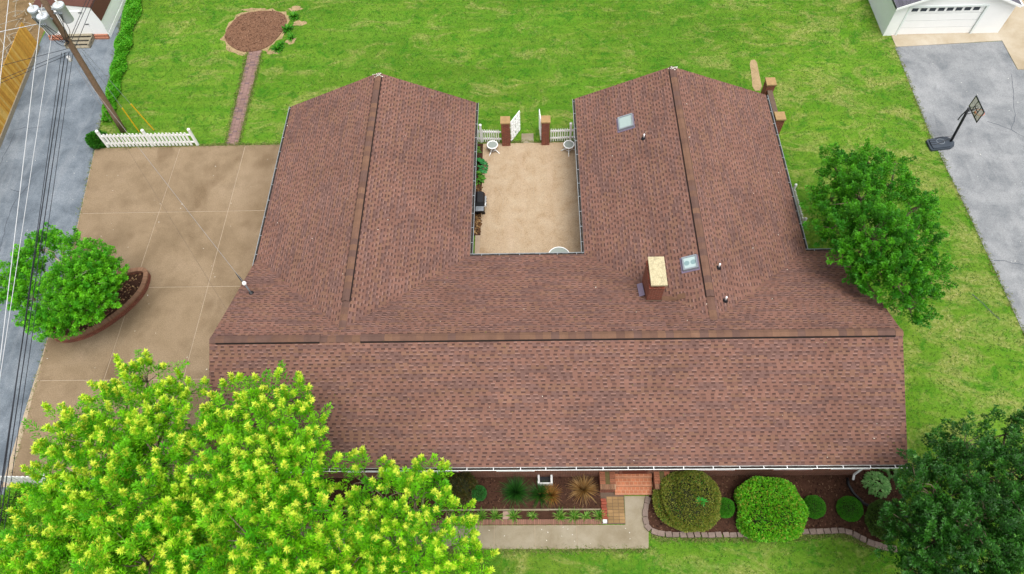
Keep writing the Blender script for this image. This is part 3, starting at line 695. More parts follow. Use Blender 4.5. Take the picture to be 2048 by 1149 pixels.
# chimney
ch = MB(); cx0, cx1, cy0, cy1 = 4.42, 4.99, 1.5, 2.72
ch.box(cx0, cx1, cy0, cy1, 3.2, 4.9); ch.box(cx0 - .025, cx1 + .025, cy0 - .025, cy1 + .025, 4.901, 4.97)
cho = ch.build('chimney', M['brickdark'], house)
MB().box(cx0 + .02, cx0 + .13, cy0 + .02, cy1 - .02, 4.97, 5.2).box(cx1 - .13, cx1 - .02, cy0 + .02, cy1 - .02, 4.97, 5.2).build('cap_support', M['brickdark'], cho)
MB().box(cx0 + .14, cx1 - .14, cy0 + .08, cy0 + .12, 4.972, 5.12).build('flue', M['limestone'], cho)
for a, b in ((cy0 - .06, 2.08), (2.084, cy1 + .02)):
    MB().box(cx0 + .01, cx1 + .06, a, b, 5.201, 5.28).build('cap_slab', M['limestone'], cho, bevel=.008)
MB().obox((cx0 - .22, cy0 + .25, roofz(4.3, 1.8) + .03), (.2, 0, .12), (0, .75, -.3), (-.02, 0, .03)).build('flashing', M['flash'], cho)
MB().obox((cx0 - .04, cy0 - .04, roofz(4.5, 1.5) - .05), (cx1 - cx0 + .08, 0, 0), (0, .03, 0), (0, 0, .12)).build('flashing', M['mortar'], cho)
for i in range(3):   # short saddle of cap shingles beside the chimney
    x = cx1 + .05 + i * .3; zz = roofz(x + .15, 1.62)
    c = S(132, 100, 80); MB().obox((x, 1.5, roofz(x, 1.5) + .022), (.3, 0, roofz(x + .3, 1.5) - roofz(x, 1.5)), (0, .24, roofz(x, 1.74) - roofz(x, 1.5)), (0, 0, .014), jit(c, .1)).build('ridge_cap', M['cap'], roof)
# skylights
def skylight(cx, cy, wx_, wy_, sl, discs):
    z = roofz(cx, cy) + .01; U = np.array([1, 0, sl]) / math.hypot(1, sl); V = np.array([0, 1., 0]); Nn = np.cross(U, V); c = np.array([cx, cy, z])
    b = lambda u0, u1, v0, v1, h0, h1, m=MB: MB().obox(c + U * u0 + V * v0 + Nn * h0, U * (u1 - u0), V * (v1 - v0), Nn * (h1 - h0))
    s = b(-wx_ / 2 - .1, wx_ / 2 + .03, -wy_ / 2 - .05, wy_ / 2 + .05, 0, .022).build('skylight', M['flash'], house)
    f = MB(); t = .06; h = .13
    for u0, u1, v0, v1 in ((-wx_ / 2, wx_ / 2, -wy_ / 2, -wy_ / 2 + t), (-wx_ / 2, wx_ / 2, wy_ / 2 - t, wy_ / 2), (-wx_ / 2, -wx_ / 2 + t, -wy_ / 2 + t, wy_ / 2 - t), (wx_ / 2 - t, wx_ / 2, -wy_ / 2 + t, wy_ / 2 - t)):
        f.obox(c + U * u0 + V * v0 + Nn * .023, U * (u1 - u0), V * (v1 - v0), Nn * h)
    f.build('frame', M['grey'], s)
    b(-wx_ / 2 + t, wx_ / 2 - t, -wy_ / 2 + t, wy_ / 2 - t, .03, .115).build('pane', M['skyglass'] if not discs else M['acryl2'], s)
    for u in discs:
        d = MB(); rg = [c + U * (u + .11 * math.cos(t_)) + V * (.11 * math.sin(t_)) + Nn * .119 for t_ in np.arange(20) * math.pi / 10]
        d.face(rg); d.build('vent_disc', M['disc'], s)
n = N('pale_acrylic'); M['acryl2'] = n.done(S(205, 228, 226), .15, .5)
M['disc'] = simple('vent_disc_grey', S(150, 180, 182), .5, .05)
skylight(4.5, 11.5, .72, .8, sbl, ()); skylight(6.3, 3.0, .6, .62, sbl, (-.13, .13))
def vent(px, py, zg):
    p = at(px, py, zg); z = roofz(p[0], p[1]); p = at(px, py, z); z = roofz(p[0], p[1])
    v = MB().lathe((p[0], p[1], z - .06), [(.12, 0), (.11, .08), (.06, .15), (.05, .17)], 14).build('vent_boot', M['black'], house, True)
    MB().lathe((p[0], p[1], z + .09), [(.036, 0), (.036, .2), (.03, .205)], 12).build('pipe', M['pvc'], v, True)
vent(1287, 278, 3.9); vent(1437, 536, 4.3); vent(1450, 602, 4.3)
# electric service mast
mp = at(503, 588, roofz(-11.78, 2.39)); mz = roofz(mp[0], mp[1])
mst = MB().tube([(mp[0], mp[1], mz - .3), (mp[0], mp[1], mz + .75)], .035, 8).build('service_mast', M['grey'], house, True)
MB().lathe((mp[0], mp[1], mz - .04), [(.13, 0), (.11, .06), (.05, .12)], 10).build('flashing_boot', M['black'], mst, True)
MB().lathe((mp[0], mp[1], mz + .7), [(.035, 0), (.07, .03), (.09, .09), (.07, .16), (.03, .19)], 12).build('weatherhead', M['pvc'], mst, True)
mb = MB()
for a in (0, 1, 2): mb.tube(curve((mp[0] - .05, mp[1] + .05, mz + .75), (mp[0] - .45, mp[1] + .5, mz + .85), -.35, 8, .12), .012, 5)
mb.build('drip_loop', M['cable_dark'], mst)

# ------------------------------------------------------------------ entry steps of terracotta and brick
steps = thing('entry_steps', 'terracotta tiled entry steps between two brick piers under the front eave', 'steps')
TZ = [(.45, -4.25, -4.515), (.30, -4.515, -4.815), (.15, -4.815, -5.11)]
for z, ya, yb in TZ:
    MB().box(3.07, 4.55, yb, ya if z > .4 else ya + .02, -.1, z - .012).build('step', M['grout'], steps)
    rows = max(1, round((ya - yb - .035) / .13)); ry = (ya - yb - .035) / rows
    for r in range(rows):
        off = .08 if (r + int(z * 10)) % 2 else 0; xs_ = [3.07] + [x for x in np.arange(3.07 + .165 - off, 4.5, .165)] + [4.55]
        for a, b in zip(xs_[:-1], xs_[1:]):
            if b - a > .04: MB().box(a + .01, b - .01, yb + .045 + ry * r, yb + .04 + ry * (r + 1) - .014, z - .03, z + random.uniform(-.001, .003), jit(S(196, 124, 88), .13)).build('tile', M['terra'], steps)
    for a in np.arange(3.07, 4.5, .37): MB().box(a + .004, min(a + .366, 4.55), yb - .012, yb + .03, z - .06, z + .002, jit(S(210, 146, 112), .08)).build('nosing', M['terra'], steps)
def pier(x0, x1):
    MB().box(x0 + .015, x1 - .015, -5.0, -4.26, -.1, .66).build('pier', M['brickdark'], steps); MB().box(x0 + .004, x1 - .004, -5.05, -4.255, .66, .7).build('mortar_cap', M['mortarlight'], steps)
    MB().box(x0 + .22, x1 - .22, -4.86, -4.27, .7, .725).build('pier_infill', M['moss'], steps)
    y = -4.86
    while y < -4.3:
        for a, b in ((x0, x0 + .215), (x1 - .215, x1)): MB().box(a, b, y + .008, y + .06, .705, .75 + random.uniform(-.004, .004), jit(S(168, 108, 82), .2)).build('brick', M['brickpiece'], steps)
        y += .07
    x = x0
    while x < x1 - .05:
        MB().box(x + .008, x + .06, -5.06, -4.87, .705, .75 + random.uniform(-.004, .004), jit(S(160, 118, 92), .2)).build('brick', M['brickpiece'], steps); x += .0715
M['moss'] = simple('mossy_mortar', S(112, 100, 62), .95, .25, 10, 50, .4, dark=S(80, 100, 30))
pier(2.45, 3.06); pier(4.58, 5.2)
# low brick cheek wall from the pier to the edging
cw = thing('cheek_wall', 'low wall of loose perforated red bricks below the left pier', 'brick wall')
for i in range(7):
    for zz in (0, 1):
        y = -5.28 - i * .115; jx = random.uniform(-.015, .015)
        b = MB().box(2.5 + jx, 2.7 + jx, y - .098, y, .04 + zz * .075, .108 + zz * .075, jit(S(176, 92, 70), .15)).build('brick', M['brickpiece'], cw)
        if zz:
            for k in range(3): MB().lathe((2.55 + jx + k * .05, y - .05, .184), [(.013, 0), (.013, .0012)], 8).build('core_hole', M['black'], b)
MB().box(2.52, 2.68, -6.2, -6.08, .02, .2).build('white_block', M['whitedull'], cw)
# brick edging of the lily bed, kerb, stones
ed = thing('brick_edging', 'row of upright bricks edging the lily bed along the front walk', 'edging')
MB().box(-12, 2.5, -6.2, -6.06, -.05, .05).build('mortar_bed', M['mortar'], ed)
x = -12.0
while x < 2.45:
    MB().box(x + .004, x + .066, -6.235 + random.uniform(-.008, .008), -6.045, -.03, .105 + random.uniform(-.008, .008), jit(S(158, 118, 100), .2)).build('brick', M['brickpiece'], ed); x += .074 if x > -6 else .074
kb = thing('concrete_kerb', 'thin pale concrete kerb between the mulch bed and the lily bed', 'kerb')
x = -12.0
while x < 2.4:
    l = random.uniform(.9, 1.3); MB().box(x + .005, min(x + l, 2.47), -5.7 + random.uniform(-.008, .008), -5.645, -.05, .1).build('kerb_block', M['walk'], kb, bevel=.006); x += l
fs = at(1013, 1031, .05); tag(MB().prism([(fs[0] - .15, fs[1] - .16), (fs[0] + .13, fs[1] - .16), (fs[0] + .15, fs[1] + .15), (fs[0] - .14, fs[1] + .14)], .03, .09).build('flagstone', simple('pink_flagstone', S(190, 160, 145), .9), None, bevel=.01), 'flat pinkish flagstone lying among the daylilies', 'stone')
se = thing('stone_edging', 'curved row of grey concrete stones edging the right front bed', 'edging')
pts = [at(*p, .1)[:2] for p in ((1297, 994), (1292, 1010), (1289, 1030), (1293, 1050), (1305, 1064), (1325, 1069), (1400, 1070), (1500, 1070), (1590, 1065), (1686, 1061), (1705, 1066), (1730, 1080), (1758, 1092), (1800, 1100))]
dl = np.cumsum([0] + [np.linalg.norm(b - a) for a, b in zip(pts[:-1], pts[1:])])
s = 0; ip = lambda s: np.array([np.interp(s, dl, [p[0] for p in pts]), np.interp(s, dl, [p[1] for p in pts])])
while s < dl[-1] - .15:
    a, b = ip(s), ip(s + .27); d = unit(b - a); nn = np.array([-d[1], d[0]]); wd = .2 + random.uniform(-.015, .02); l = .27 * random.uniform(.9, .97); o = a - nn * wd / 2 + RNG.normal(size=2) * .008
    h = .13 + random.uniform(-.015, .015); q = lambda u, v: tuple(o + d * u + nn * v)
    sk = random.uniform(-.02, .02)
    MB().prism([q(.01 + sk, 0), q(l, 0.01), q(l - .01 - sk, wd), q(.0, wd - .01)], -.05, h, jit(S(150, 132, 122), .13)).build('stone', M['stone'], se, bevel=.015); s += .275
wb = thing('window_well', 'white framed box on the mulch against the front wall', 'window well')
for p in ((0.02, .1, -4.72, -4.38), (.53, .61, -4.72, -4.38)): MB().box(*p, .03, .38).build('side', M['whitedull'], wb)
MB().box(.1, .53, -4.72, -4.68, .03, .36).build('front', M['whitedull'], wb); MB().box(.1, .53, -4.68, -4.38, .03, .1).build('floor', M['black'], wb)

# ------------------------------------------------------------------ picket fences, pillars, gates
def picket_mesh(h, w_, t, point=.06):
    mb = MB(); pr = [(-w_ / 2, 0), (w_ / 2, 0), (w_ / 2, h - point), (w_ / 4, h - point * .2), (0, h), (-w_ / 4, h - point * .2), (-w_ / 2, h - point)]
    f = [(x, -t / 2, z) for x, z in pr]; b = [(x, t / 2, z) for x, z in pr]
    mb.face(f); mb.face(b[::-1])
    for i in range(len(pr)): j = (i + 1) % len(pr); mb.face([f[j], f[i], b[i], b[j]])
    return mb.mesh('picket', M['white'])
def fence(label, a, b, h, pw, gap, posts, ph, prad=.06, group='white picket fences', raised=.06, front=-1):
    th = thing('picket_fence', label, 'fence', group=group); a = np.array(a, float); b = np.array(b, float); d = unit(b - a); L = np.linalg.norm(b - a); ang = math.atan2(d[1], d[0])
    me = picket_mesh(h - raised, pw, .022); s = pw / 2 + .03; nn = np.array([-d[1], d[0]])
    while s < L - pw / 2:
        if all(abs(s - p) > prad + pw * .4 for p in posts):
            o = link('picket', me, th); o.location = (*(a + d * s + nn * .045 * front), raised); o.rotation_euler = (random.uniform(-.01, .01), random.uniform(-.015, .015), ang)
        s += pw + gap
    for zz in (.22 * h, .74 * h):
        MB().obox((*(a + nn * (.034 * front - .0) - nn * .0), zz), (*(d * L), 0), (*(nn * -.04 * front), 0), (0, 0, .11)).build('rail', M['white'], th)
    for p in posts:
        c = a + d * p
        MB().box(c[0] - prad * .8, c[0] + prad * .8, c[1] - prad * .8, c[1] + prad * .8, -.05, ph - .1).build('post', M['white'], th)
        MB().lathe((c[0], c[1], ph - .1), [(prad * 1.15, 0), (prad * 1.2, .03), (prad * .8, .07), (prad * .3, .1)], 10).build('finial', M['white'], th, True)
    return th
fence('long white picket fence standing at the back edge of the brown driveway', (-23.25, 13.93), (-18.2, 13.93), 1.05, .12, .08, (.03, 2.5, 5.0), 1.3, .075)
fence('white picket fence between the left wing and left courtyard pillar', (-3.25, 13.8), (-1.62, 13.72), 1.0, .05, .07, (.55,), 1.35, .07)
fence('white picket fence between the right courtyard pillar and right wing', (.98, 13.72), (2.65, 13.76), 1.0, .05, .07, (1.08,), 1.35, .07)
fence('short white picket fence beside the right wing under the big tree', (12.86, 9.6), (12.9, 7.4), 1.05, .06, .06, (.05, 2.1), 1.2)
fence('white picket fence at the alley in the lower left corner', (-21.75, -4.45), (-17.5, -4.6), 1.15, .12, .08, (.05, 2.2), 1.35, .075)
def pillar(x, y, w_, h, label):
    th = thing('brick_pillar', label, 'pillar', group='brick pillars'); MB().box(x - w_ / 2, x + w_ / 2, y - w_ / 2, y + w_ / 2, -.1, h).build('shaft', M['brickdark'], th)
    MB().box(x - w_ / 2 - .035, x + w_ / 2 + .035, y - w_ / 2 - .035, y + w_ / 2 + .035, h, h + .08).build('capstone', M['capstone'], th, bevel=.008)
pillar(-1.36, 13.62, .44, 1.7, 'brick pillar holding the left courtyard gate'); pillar(.73, 13.62, .42, 1.7, 'brick pillar holding the right courtyard gate')
def gate(label, hinge, tip, h):
    th = thing('garden_gate', label, 'gate', group='white garden gates'); a = np.array(hinge, float); b = np.array(tip, float); d = unit(b - a); L = np.linalg.norm(b - a); nn = np.array([-d[1], d[0]])
    fr = MB(); t = .03
    def bar(u0, u1, z0, z1): fr.obox((*(a + d * u0 - nn * t / 2), z0), (*(d * (u1 - u0)), 0), (*(nn * t), 0), (0, 0, z1 - z0))
    for q in ((0, .06, .08, h), (L - .06, L, .08, h), (.06, L - .06, .08, .14), (.06, L - .06, h - .06, h)): bar(*q)
    fr.build('frame', M['white'], th)
    def scroll(cu, cz, r):
        mb = MB()
        for k in range(4):
            p = []
            for i in range(15):
                th_ = i / 14 * 2.6 * math.pi; rr = r * (1 - i / 17); u = cu + math.cos(k * math.pi / 2 + .78) * r * .95 + rr * .8 * math.cos(th_ + k * 1.57); z = cz + math.sin(k * math.pi / 2 + .78) * r * .95 + rr * .8 * math.sin(th_ + k * 1.57)
                p.append((*(a + d * u), z))
            mb.tube(p, .03, 5)
        mb.build('scrollwork', M['white'], th)
    for i in range(2):
        for j in range(3): scroll(L * (i + .5) / 2, .1 + (h - .15) * (j + .5) / 3, .17)
    br_ = MB()
    for z in (.42, .78, 1.14):
        br_.obox((*(a + d * .06 - nn * .012), z), (*(d * (L - .12)), 0), (*(nn * .024), 0), (0, 0, .035))
    br_.build('crossbars', M['white'], th)
gate('white scrolled gate swung open beside the left courtyard pillar', (-1.1, 13.72), (-.62, 14.55), 1.5)
gate('white scrolled gate swung open edge-on beside the right courtyard pillar', (.49, 13.72), (.42, 14.62), 1.5)
# brick garden wall beside the right wing
gw = thing('garden_wall', 'low brown brick wall with a pier at each end behind the right wing', 'brick wall')
MB().box(12.62, 12.82, 13.85, 15.85, -.1, 1.25).build('wall', M['brickdark'], gw); MB().box(12.59, 12.85, 13.85, 15.85, 1.25, 1.31).build('coping', M['mortar'], gw)
for y in (13.6, 16.1):
    MB().box(12.5, 12.94, y - .24, y + .24, -.1, 1.62).build('pier', M['brickdark'], gw); MB().box(12.46, 12.98, y - .28, y + .28, 1.62, 1.71).build('capstone', M['capstone'], gw, bevel=.008)

# ------------------------------------------------------------------ courtyard things
def side_table(x, y, label, rz):
    th = thing('side_table', label, 'table', group='small white patio tables'); z = .52; r = .27
    mb = MB(); mb.tube([(x + r * math.cos(t), y + r * math.sin(t), z) for t in np.linspace(0, 2 * math.pi, 29)], .032, 6, caps=False); mb.build('rim', M['white'], th, True)
    MB().lathe((x, y, z - .012), [(r, 0), (r, .014)], 28).build('glass_top', M['tglass'], th)
    for k in range(4):
        a = rz + k * math.pi / 2 + .78; dx_, dy_ = math.cos(a), math.sin(a)
        p = [(x + dx_ * u, y + dy_ * u, zz) for u, zz in ((.25, z - .01), (.22, .42), (.07, .32), (.1, .24), (.3, .12), (.4, .03))]
        MB().tube(p, .027, 6).build('leg', M['white'], th, True)
    MB().tube([(x + .16 * math.cos(t), y + .16 * math.sin(t), .2) for t in np.linspace(0, 2 * math.pi, 19)], .014, 5, caps=False).build('stretcher_ring', M['white'], th, True)
side_table(-2.08, 13.08, 'small round white patio table in front of the left courtyard fence', .3); side_table(1.95, 13.0, 'small round white patio table in front of the right courtyard fence', .78)
th = thing('patio_table', 'round pale patio table half hidden under the courtyard rear eave', 'table')
MB().lathe((1.2, 5.84, .7), [(.5, 0), (.52, .015), (.5, .035)], 36).build('tabletop', M['tglass'], th)
MB().tube([(1.2 + .51 * math.cos(t), 5.84 + .51 * math.sin(t), .725) for t in np.linspace(0, 2 * math.pi, 37)], .025, 6, caps=False).build('rim', M['white'], th, True)
MB().lathe((1.2, 5.84, .735), [(.05, 0), (.05, .04), (.03, .05)], 12).build('umbrella_collar', M['black'], th)
for k in range(4):
    a = k * math.pi / 2 + .4; MB().tube([(1.2 + .35 * math.cos(a), 5.84 + .35 * math.sin(a), .7), (1.2 + .42 * math.cos(a), 5.84 + .42 * math.sin(a), .045)], .022, 6).build('leg', M['white'], th)
g = thing('gas_grill', 'black lidded gas grill against the left courtyard wall', 'grill')
gx, gy = -2.62, 9.15
MB().box(gx - .25, gx + .2, gy - .3, gy + .3, .2, .78).build('cabinet', M['black'], g)
lid = MB(); pr = [(-.25, .8), (.24, .8), (.26, .95), (.16, 1.1), (-.1, 1.14), (-.25, 1.02)]
f_ = [(gx + x, gy - .33, z) for x, z in pr]; b_ = [(gx + x, gy + .33, z) for x, z in pr]; lid.face(f_); lid.face(b_[::-1])
for i in range(6): lid.face([f_[(i + 1) % 6], f_[i], b_[i], b_[(i + 1) % 6]])
lo = lid.build('lid', M['black'], g, bevel=.02); MB().tube([(gx + .3, gy - .2, .95), (gx + .3, gy + .2, .95)], .014, 6).build('handle', M['grey'], lo)
MB().box(gx - .2, gx + .2, gy - .62, gy - .335, .76, .79).build('side_shelf', M['grey'], g, bevel=.008); MB().box(gx - .22, gx + .27, gy + .335, gy + .5, .76, .8).build('side_shelf', M['tan'], g, bevel=.01)
MB().box(gx + .2, gx + .31, gy - .28, gy + .3, .66, .78).build('control_panel', M['whitedull'], g)
for k in range(3): MB().tube([(gx + .31, gy - .17 + .17 * k, .72), (gx + .345, gy - .17 + .17 * k, .72)], .028, 8).build('knob', M['black'], g)
for dx_, dy_ in ((-.2, -.25), (.15, -.25), (-.2, .25), (.15, .25)): MB().tube([(gx + dx_, gy + dy_ - .03, .12), (gx + dx_, gy + dy_ + .03, .12)], .085, 10).build('wheel', M['black'], g)

# ------------------------------------------------------------------ curved brick planter on the driveway
pl = thing('brick_planter', 'boat-shaped low brick planter on the brown driveway beside the alley', 'planter')
pp = smoothpoly([(-18.45, 5.2), (-18.5, 4.4), (-19.2, 3.25), (-20.3, 2.25), (-21.4, 1.85), (-22.3, 2.1), (-22.6, 3.0), (-21.9, 4.3), (-20.6, 5.25), (-19.2, 5.75), (-18.6, 5.7)], 3)
cen = np.mean(pp, axis=0); inn = []
for i, q in enumerate(pp):
    d = unit(pp[(i + 1) % len(pp)] - pp[i - 1]); nn = np.array([-d[1], d[0]]); nn = nn if nn @ (cen - q) > 0 else -nn; inn.append(q + nn * .18)
ringm = MB()
for i in range(len(pp)):
    j = (i + 1) % len(pp); a, b, c, d = pp[i], pp[j], inn[j], inn[i]
    ringm.face([(*a, 0), (*b, 0), (*b, .34), (*a, .34)]); ringm.face([(*c, 0), (*d, 0), (*d, .34), (*c, .34)]); ringm.face([(*a, .34), (*b, .34), (*c, .34), (*d, .34)])
ringm.build('wall', M['brickdark'], pl)
MB().prism([tuple(q) for q in inn], 0, .22).build('soil', M['mulch'], pl)
dl2 = np.cumsum([0] + [np.linalg.norm(pp[(i + 1) % len(pp)] - pp[i]) for i in range(len(pp))])
def lp(arr, s): 
    a = arr + [arr[0]]; return np.array([np.interp(s, dl2, [p[0] for p in a]), np.interp(s, dl2, [p[1] for p in a])])
nb = int(dl2[-1] / .082)
for i in range(nb):
    s0 = dl2[-1] * i / nb; s1 = dl2[-1] * (i + .88) / nb; a, b, c, d = lp(pp, s0), lp(pp, s1), lp(inn, s1), lp(inn, s0)
    e = unit(a - d) * .03; MB().prism([tuple(a + e), tuple(b + e), tuple(c), tuple(d)], .335, .415 + random.uniform(-.004, .006), jit(S(168, 128, 102), .18)).build('brick', M['brickpiece'], pl)
chips_o = chips('planter_chips', [[tuple(q) for q in inn]], 700, [S(84, 58, 44), S(200, 165, 120), S(150, 110, 80), S(60, 42, 34)], .22, (.05, .12)); chips_o['label'] = 'pale and dark bark chips inside the planter'; chips_o['category'] = 'mulch'

# ------------------------------------------------------------------ neighbouring structures
ga = thing('white_garage', 'white gabled garage with a wide door at the end of the side driveway', 'garage')
GX0, GX1, GY, GH, GA = 20.75, 27.35, 21.5, 2.05, 3.4; gm = (GX0 + GX1) / 2
D0, D1, DH = 21.5, 25.72, 1.9
w_ = MB()
w_.face([(GX0, GY, 0), (D0, GY, 0), (D0, GY, DH), (D1, GY, DH), (D1, GY, 0), (GX1, GY, 0), (GX1, GY, GH), (gm, GY, GA), (GX0, GY, GH)])
w_.face([(GX1, GY, 0), (GX1, 32, 0), (GX1, 32, GH), (GX1, GY, GH)]); w_.face([(GX1, 32, 0), (GX0, 32, 0), (GX0, 32, GH), (gm, 32, GA), (GX1, 32, GH)])
w_.build('wall', M['white'], ga)
sw = MB()
y = GY
while y < 32:
    sw.box(GX0 - .02, GX0 - .001, y + .006, y + .114, 0, GH - .02); y += .12
MB().box(GX0, GX0 + .05, GY + .01, 32, 0, GH).build('side_wall', M['siding'], ga); stuff(sw.build('siding', M['siding'], ga))
for sgn, x0 in ((-1, GX0 - .15), (1, GX1 + .15)):
    mb = MB(); L = math.hypot(gm - x0, GA - GH); nrow = 20; ze = GH - .15 * (GA - GH) / (gm - GX0)
    for k in range(nrow):
        t0, t1 = k / nrow, (k + 1) / nrow; y = GY - .2
        while y < 32.2:
            e = y + random.uniform(.25, .5); c = jit(S(112, 110, 122), .15); mb.face([(lerp(x0, gm, t0), y, lerp(ze, GA, t0) + .06), (lerp(x0, gm, t0), min(e, 32.2), lerp(ze, GA, t0) + .06), (lerp(x0, gm, t1), min(e, 32.2), lerp(ze, GA, t1) + .05), (lerp(x0, gm, t1), y, lerp(ze, GA, t1) + .05)], c); y = e
    ro = mb.build('roof', M['roofgrey'], ga)
    MB().obox((x0, GY - .22, ze - .1), (gm - x0, 0, GA - ze), (0, .03, 0), (0, 0, .15)).build('rake_board', M['white'], ro)
    MB().box(min(x0, x0 - .1 * -sgn * -1), max(x0, x0 + .1 * sgn), GY - .2, 32.2, ze - .06, ze + .04).build('gutter', M['white'], ro)
dr = MB().box(D0, D1, GY + .1, GY + .14, 0, DH).build('garage_door', M['siding'], ga)
for k in range(4): MB().box(D0 + .02, D1 - .02, GY + .06, GY + .099, k * DH / 4 + .012, (k + 1) * DH / 4 - .012).build('panel', M['white'], dr)
for k in range(8):
    x = D0 + .16 + k * (D1 - D0 - .3) / 8; MB().box(x, x + .34, GY + .04, GY + .059, DH - .3, DH - .1).build('pane', M['glass'], dr); MB().box(x - .03, x + .37, GY + .035, GY + .058, DH - .335, DH - .302).build('pane_trim', M['white'], dr)
for a, b in ((D0 - .1, D0), (D1, D1 + .1)): MB().box(a, b, GY - .03, GY + .12, 0, DH + .1).build('trim', M['siding'], ga)
MB().box(D0, D1, GY - .03, GY + .12, DH, DH + .1).build('trim', M['siding'], ga)
EXCL.append([(GX0, GY), (GX1, GY), (GX1, 33), (GX0, 33)])
# gambrel shed, upper left
sh = thing('gambrel_shed', 'white shed with brown barn roof and wooden steps at the alley end', 'shed')
SY = 22.95; pr = [(-29.62, .28), (-25.86, .28), (-25.80, 1.22), (-25.95, 2.16), (-27.75, 2.42), (-29.5, 2.16), (-29.66, 1.22)]
mb = MB(); mb.face([(x, SY, z) for x, z in pr]); mb.face([(x, 31, z) for x, z in pr][::-1])
for i, j in ((1, 2), (6, 0)): mb.face([(pr[i][0], SY, pr[i][1]), (pr[i][0], 31, pr[i][1]), (pr[j][0], 31, pr[j][1]), (pr[j][0], SY, pr[j][1])])
mb.build('wall', M['white'], sh)
for i, j in ((2, 3), (3, 4), (4, 5), (5, 6)):
    (x0, z0), (x1, z1) = pr[i], pr[j]; nn = unit(np.array([z1 - z0, -(x1 - x0)])) * .03
    if nn[1] < -.001 or (abs(nn[1]) < .01 and False): nn = -nn
    MB().obox((x0, SY - .02, z0), (x1 - x0, 0, z1 - z0), (0, 8, 0), (nn[0], 0, nn[1])).build('roof', M['roofbrown'], sh)
MB().box(-25.87, -25.845, SY - .01, 31, -.05, .3).build('skirt', M['white'], sh)
for a, b in ((-29.6, -28.75), (-26.75, -25.9)):
    for z in (0, 1): MB().box(a, b, SY - .1 - .06 * (1 - z), SY + .05, z * .14, z * .14 + .13).build('brick_footing', simple('red_brick_footing', S(205, 140, 112), .9), sh, bevel=.02)
for k in range(4): MB().box(-28.3, -26.8, SY - .22 - .24 * k, SY - .0 - .24 * k, .36 - .1 * k - .04, .36 - .1 * k).build('step', M['weathered'], sh, bevel=.008)
MB().box(-28.3, -28.24, SY - .95, SY, 0, .3).box(-26.86, -26.8, SY - .95, SY, 0, .3).build('stringer', M['weathered'], sh)
dd = MB().box(-28.4, -26.7, SY - .03, SY, .33, 1.95).build('door', M['white'], sh)
for (px_, py_) in ((160, 26), (174, 49), (187, 71)):
    p = aty(px_, py_, SY - .04); MB().obox((p[0] - .12, SY - .05, p[2] - .03), (.22, 0, 0), (0, .02, 0), (0, 0, .05)).build('hinge', M['black'], dd)
EXCL.append([(-29.7, 22), (-25.8, 22), (-25.8, 31), (-29.7, 31)])
# cedar fence
cf = thing('plank_fence', 'tall golden cedar plank fence along the left side of the alley', 'fence')
fa, fb_ = np.array([-28.95, 9.0]), np.array([-30.05, 22.2]); d = unit(fb_ - fa); L = np.linalg.norm(fb_ - fa); nn = np.array([d[1], -d[0]]); s = 0
while s < L:
    p = fa + d * s; c = jit(random.choice([S(244, 190, 84), S(234, 176, 74), S(250, 206, 112), S(224, 166, 70)]), .1); h = 1.75 + random.uniform(-.015, .015)
    q = [tuple(p), tuple(p + d * .136), tuple(p + d * .136 - nn * .022), tuple(p - nn * .022)]
    MB().prism(q, .22, h, c).build('plank', M['plank'], cf); s += .142
MB().obox((*(fa + nn * .0 + nn * .002), .02), (*(d * L), 0), (*(nn * .06), 0), (0, 0, .24)).build('kick_board', M['weathered'], cf)
for z in (.4, 1.4): MB().obox((*(fa - nn * .07), z), (*(d * L), 0), (*(nn * .045), 0), (0, 0, .09)).build('rail', M['weathered'], cf)
s = .1
while s < L:
    p = fa + d * s - nn * .16; MB().box(p[0] - .045, p[0] + .045, p[1] - .045, p[1] + .045, -.1, 1.7).build('post', M['weathered'], cf); s += 2.4
# brush pile behind it
bpile = thing('brush_pile', 'tangle of bare dead branches behind the cedar fence', 'brush pile')
for i in range(70):
    a = np.array([random.uniform(-35, -30.6), random.uniform(19.5, 27), random.uniform(.05, .5)]); b = a + np.array([random.uniform(-1, 1), random.uniform(-1, 1), random.uniform(-.1, .5)]) * random.uniform(.5, 1.6)
    MB().tube(curve(a, b, .05, 4, .08), [.03, .022, .016, .008], 5).build('branch', M['barkgrey'], bpile)

# ------------------------------------------------------------------ basketball hoop
bh = thing('basketball_hoop', 'black portable basketball hoop at the edge of the side driveway', 'basketball hoop')
base = MB(); bp_ = [np.array(q) for q in ((20.74, 12.56), (20.8, 12.5), (21.8, 12.62), (22.0, 12.76), (22.08, 13.0), (22.02, 13.25), (21.85, 13.38), (21.6, 13.42), (20.78, 13.24), (20.7, 13.16))]
base.prism([tuple(q) for q in bp_], .014, .13); base.prism([tuple(q) for q in grow(bp_, .86, 0)], .13, .19); bo = base.build('base', M['slate'], bh, bevel=.03)
MB().tube([(21.35 + .2 * math.cos(t), 13.02 + .17 * math.sin(t), .195) for t in np.linspace(0, 6.283, 21)], .012, 5, caps=False).build('tank_ring', M['grey'], bo)
for y in (12.8, 12.95, 13.1): MB().box(20.78, 21.1, y, y + .02, .19, .2).build('rib', M['black'], bo)
pt0, pt1 = np.array([21.9, 13.04, .15]), np.array([21.6, 13.06, 2.5])
MB().tube([pt0, pt1], .065, 10).build('pole', M['black'], bh, True)
MB().tube([pt0 + (0, 0, .45), (21.15, 13.25, .2)], .012, 5).build('brace', M['black'], bh); MB().tube([pt0 + (0, 0, .45), (21.15, 12.85, .2)], .012, 5).build('brace', M['black'], bh)
bx, by, bz0, bz1 = 22.12, 13.2, 1.96, 2.64
for z in (2.15, 2.42):
    for dy_ in (-.07, .07): MB().tube([pt1 + (0, dy_, z - 2.5), (bx, by + dy_, z + .02)], .018, 6).build('arm', M['black'], bh)
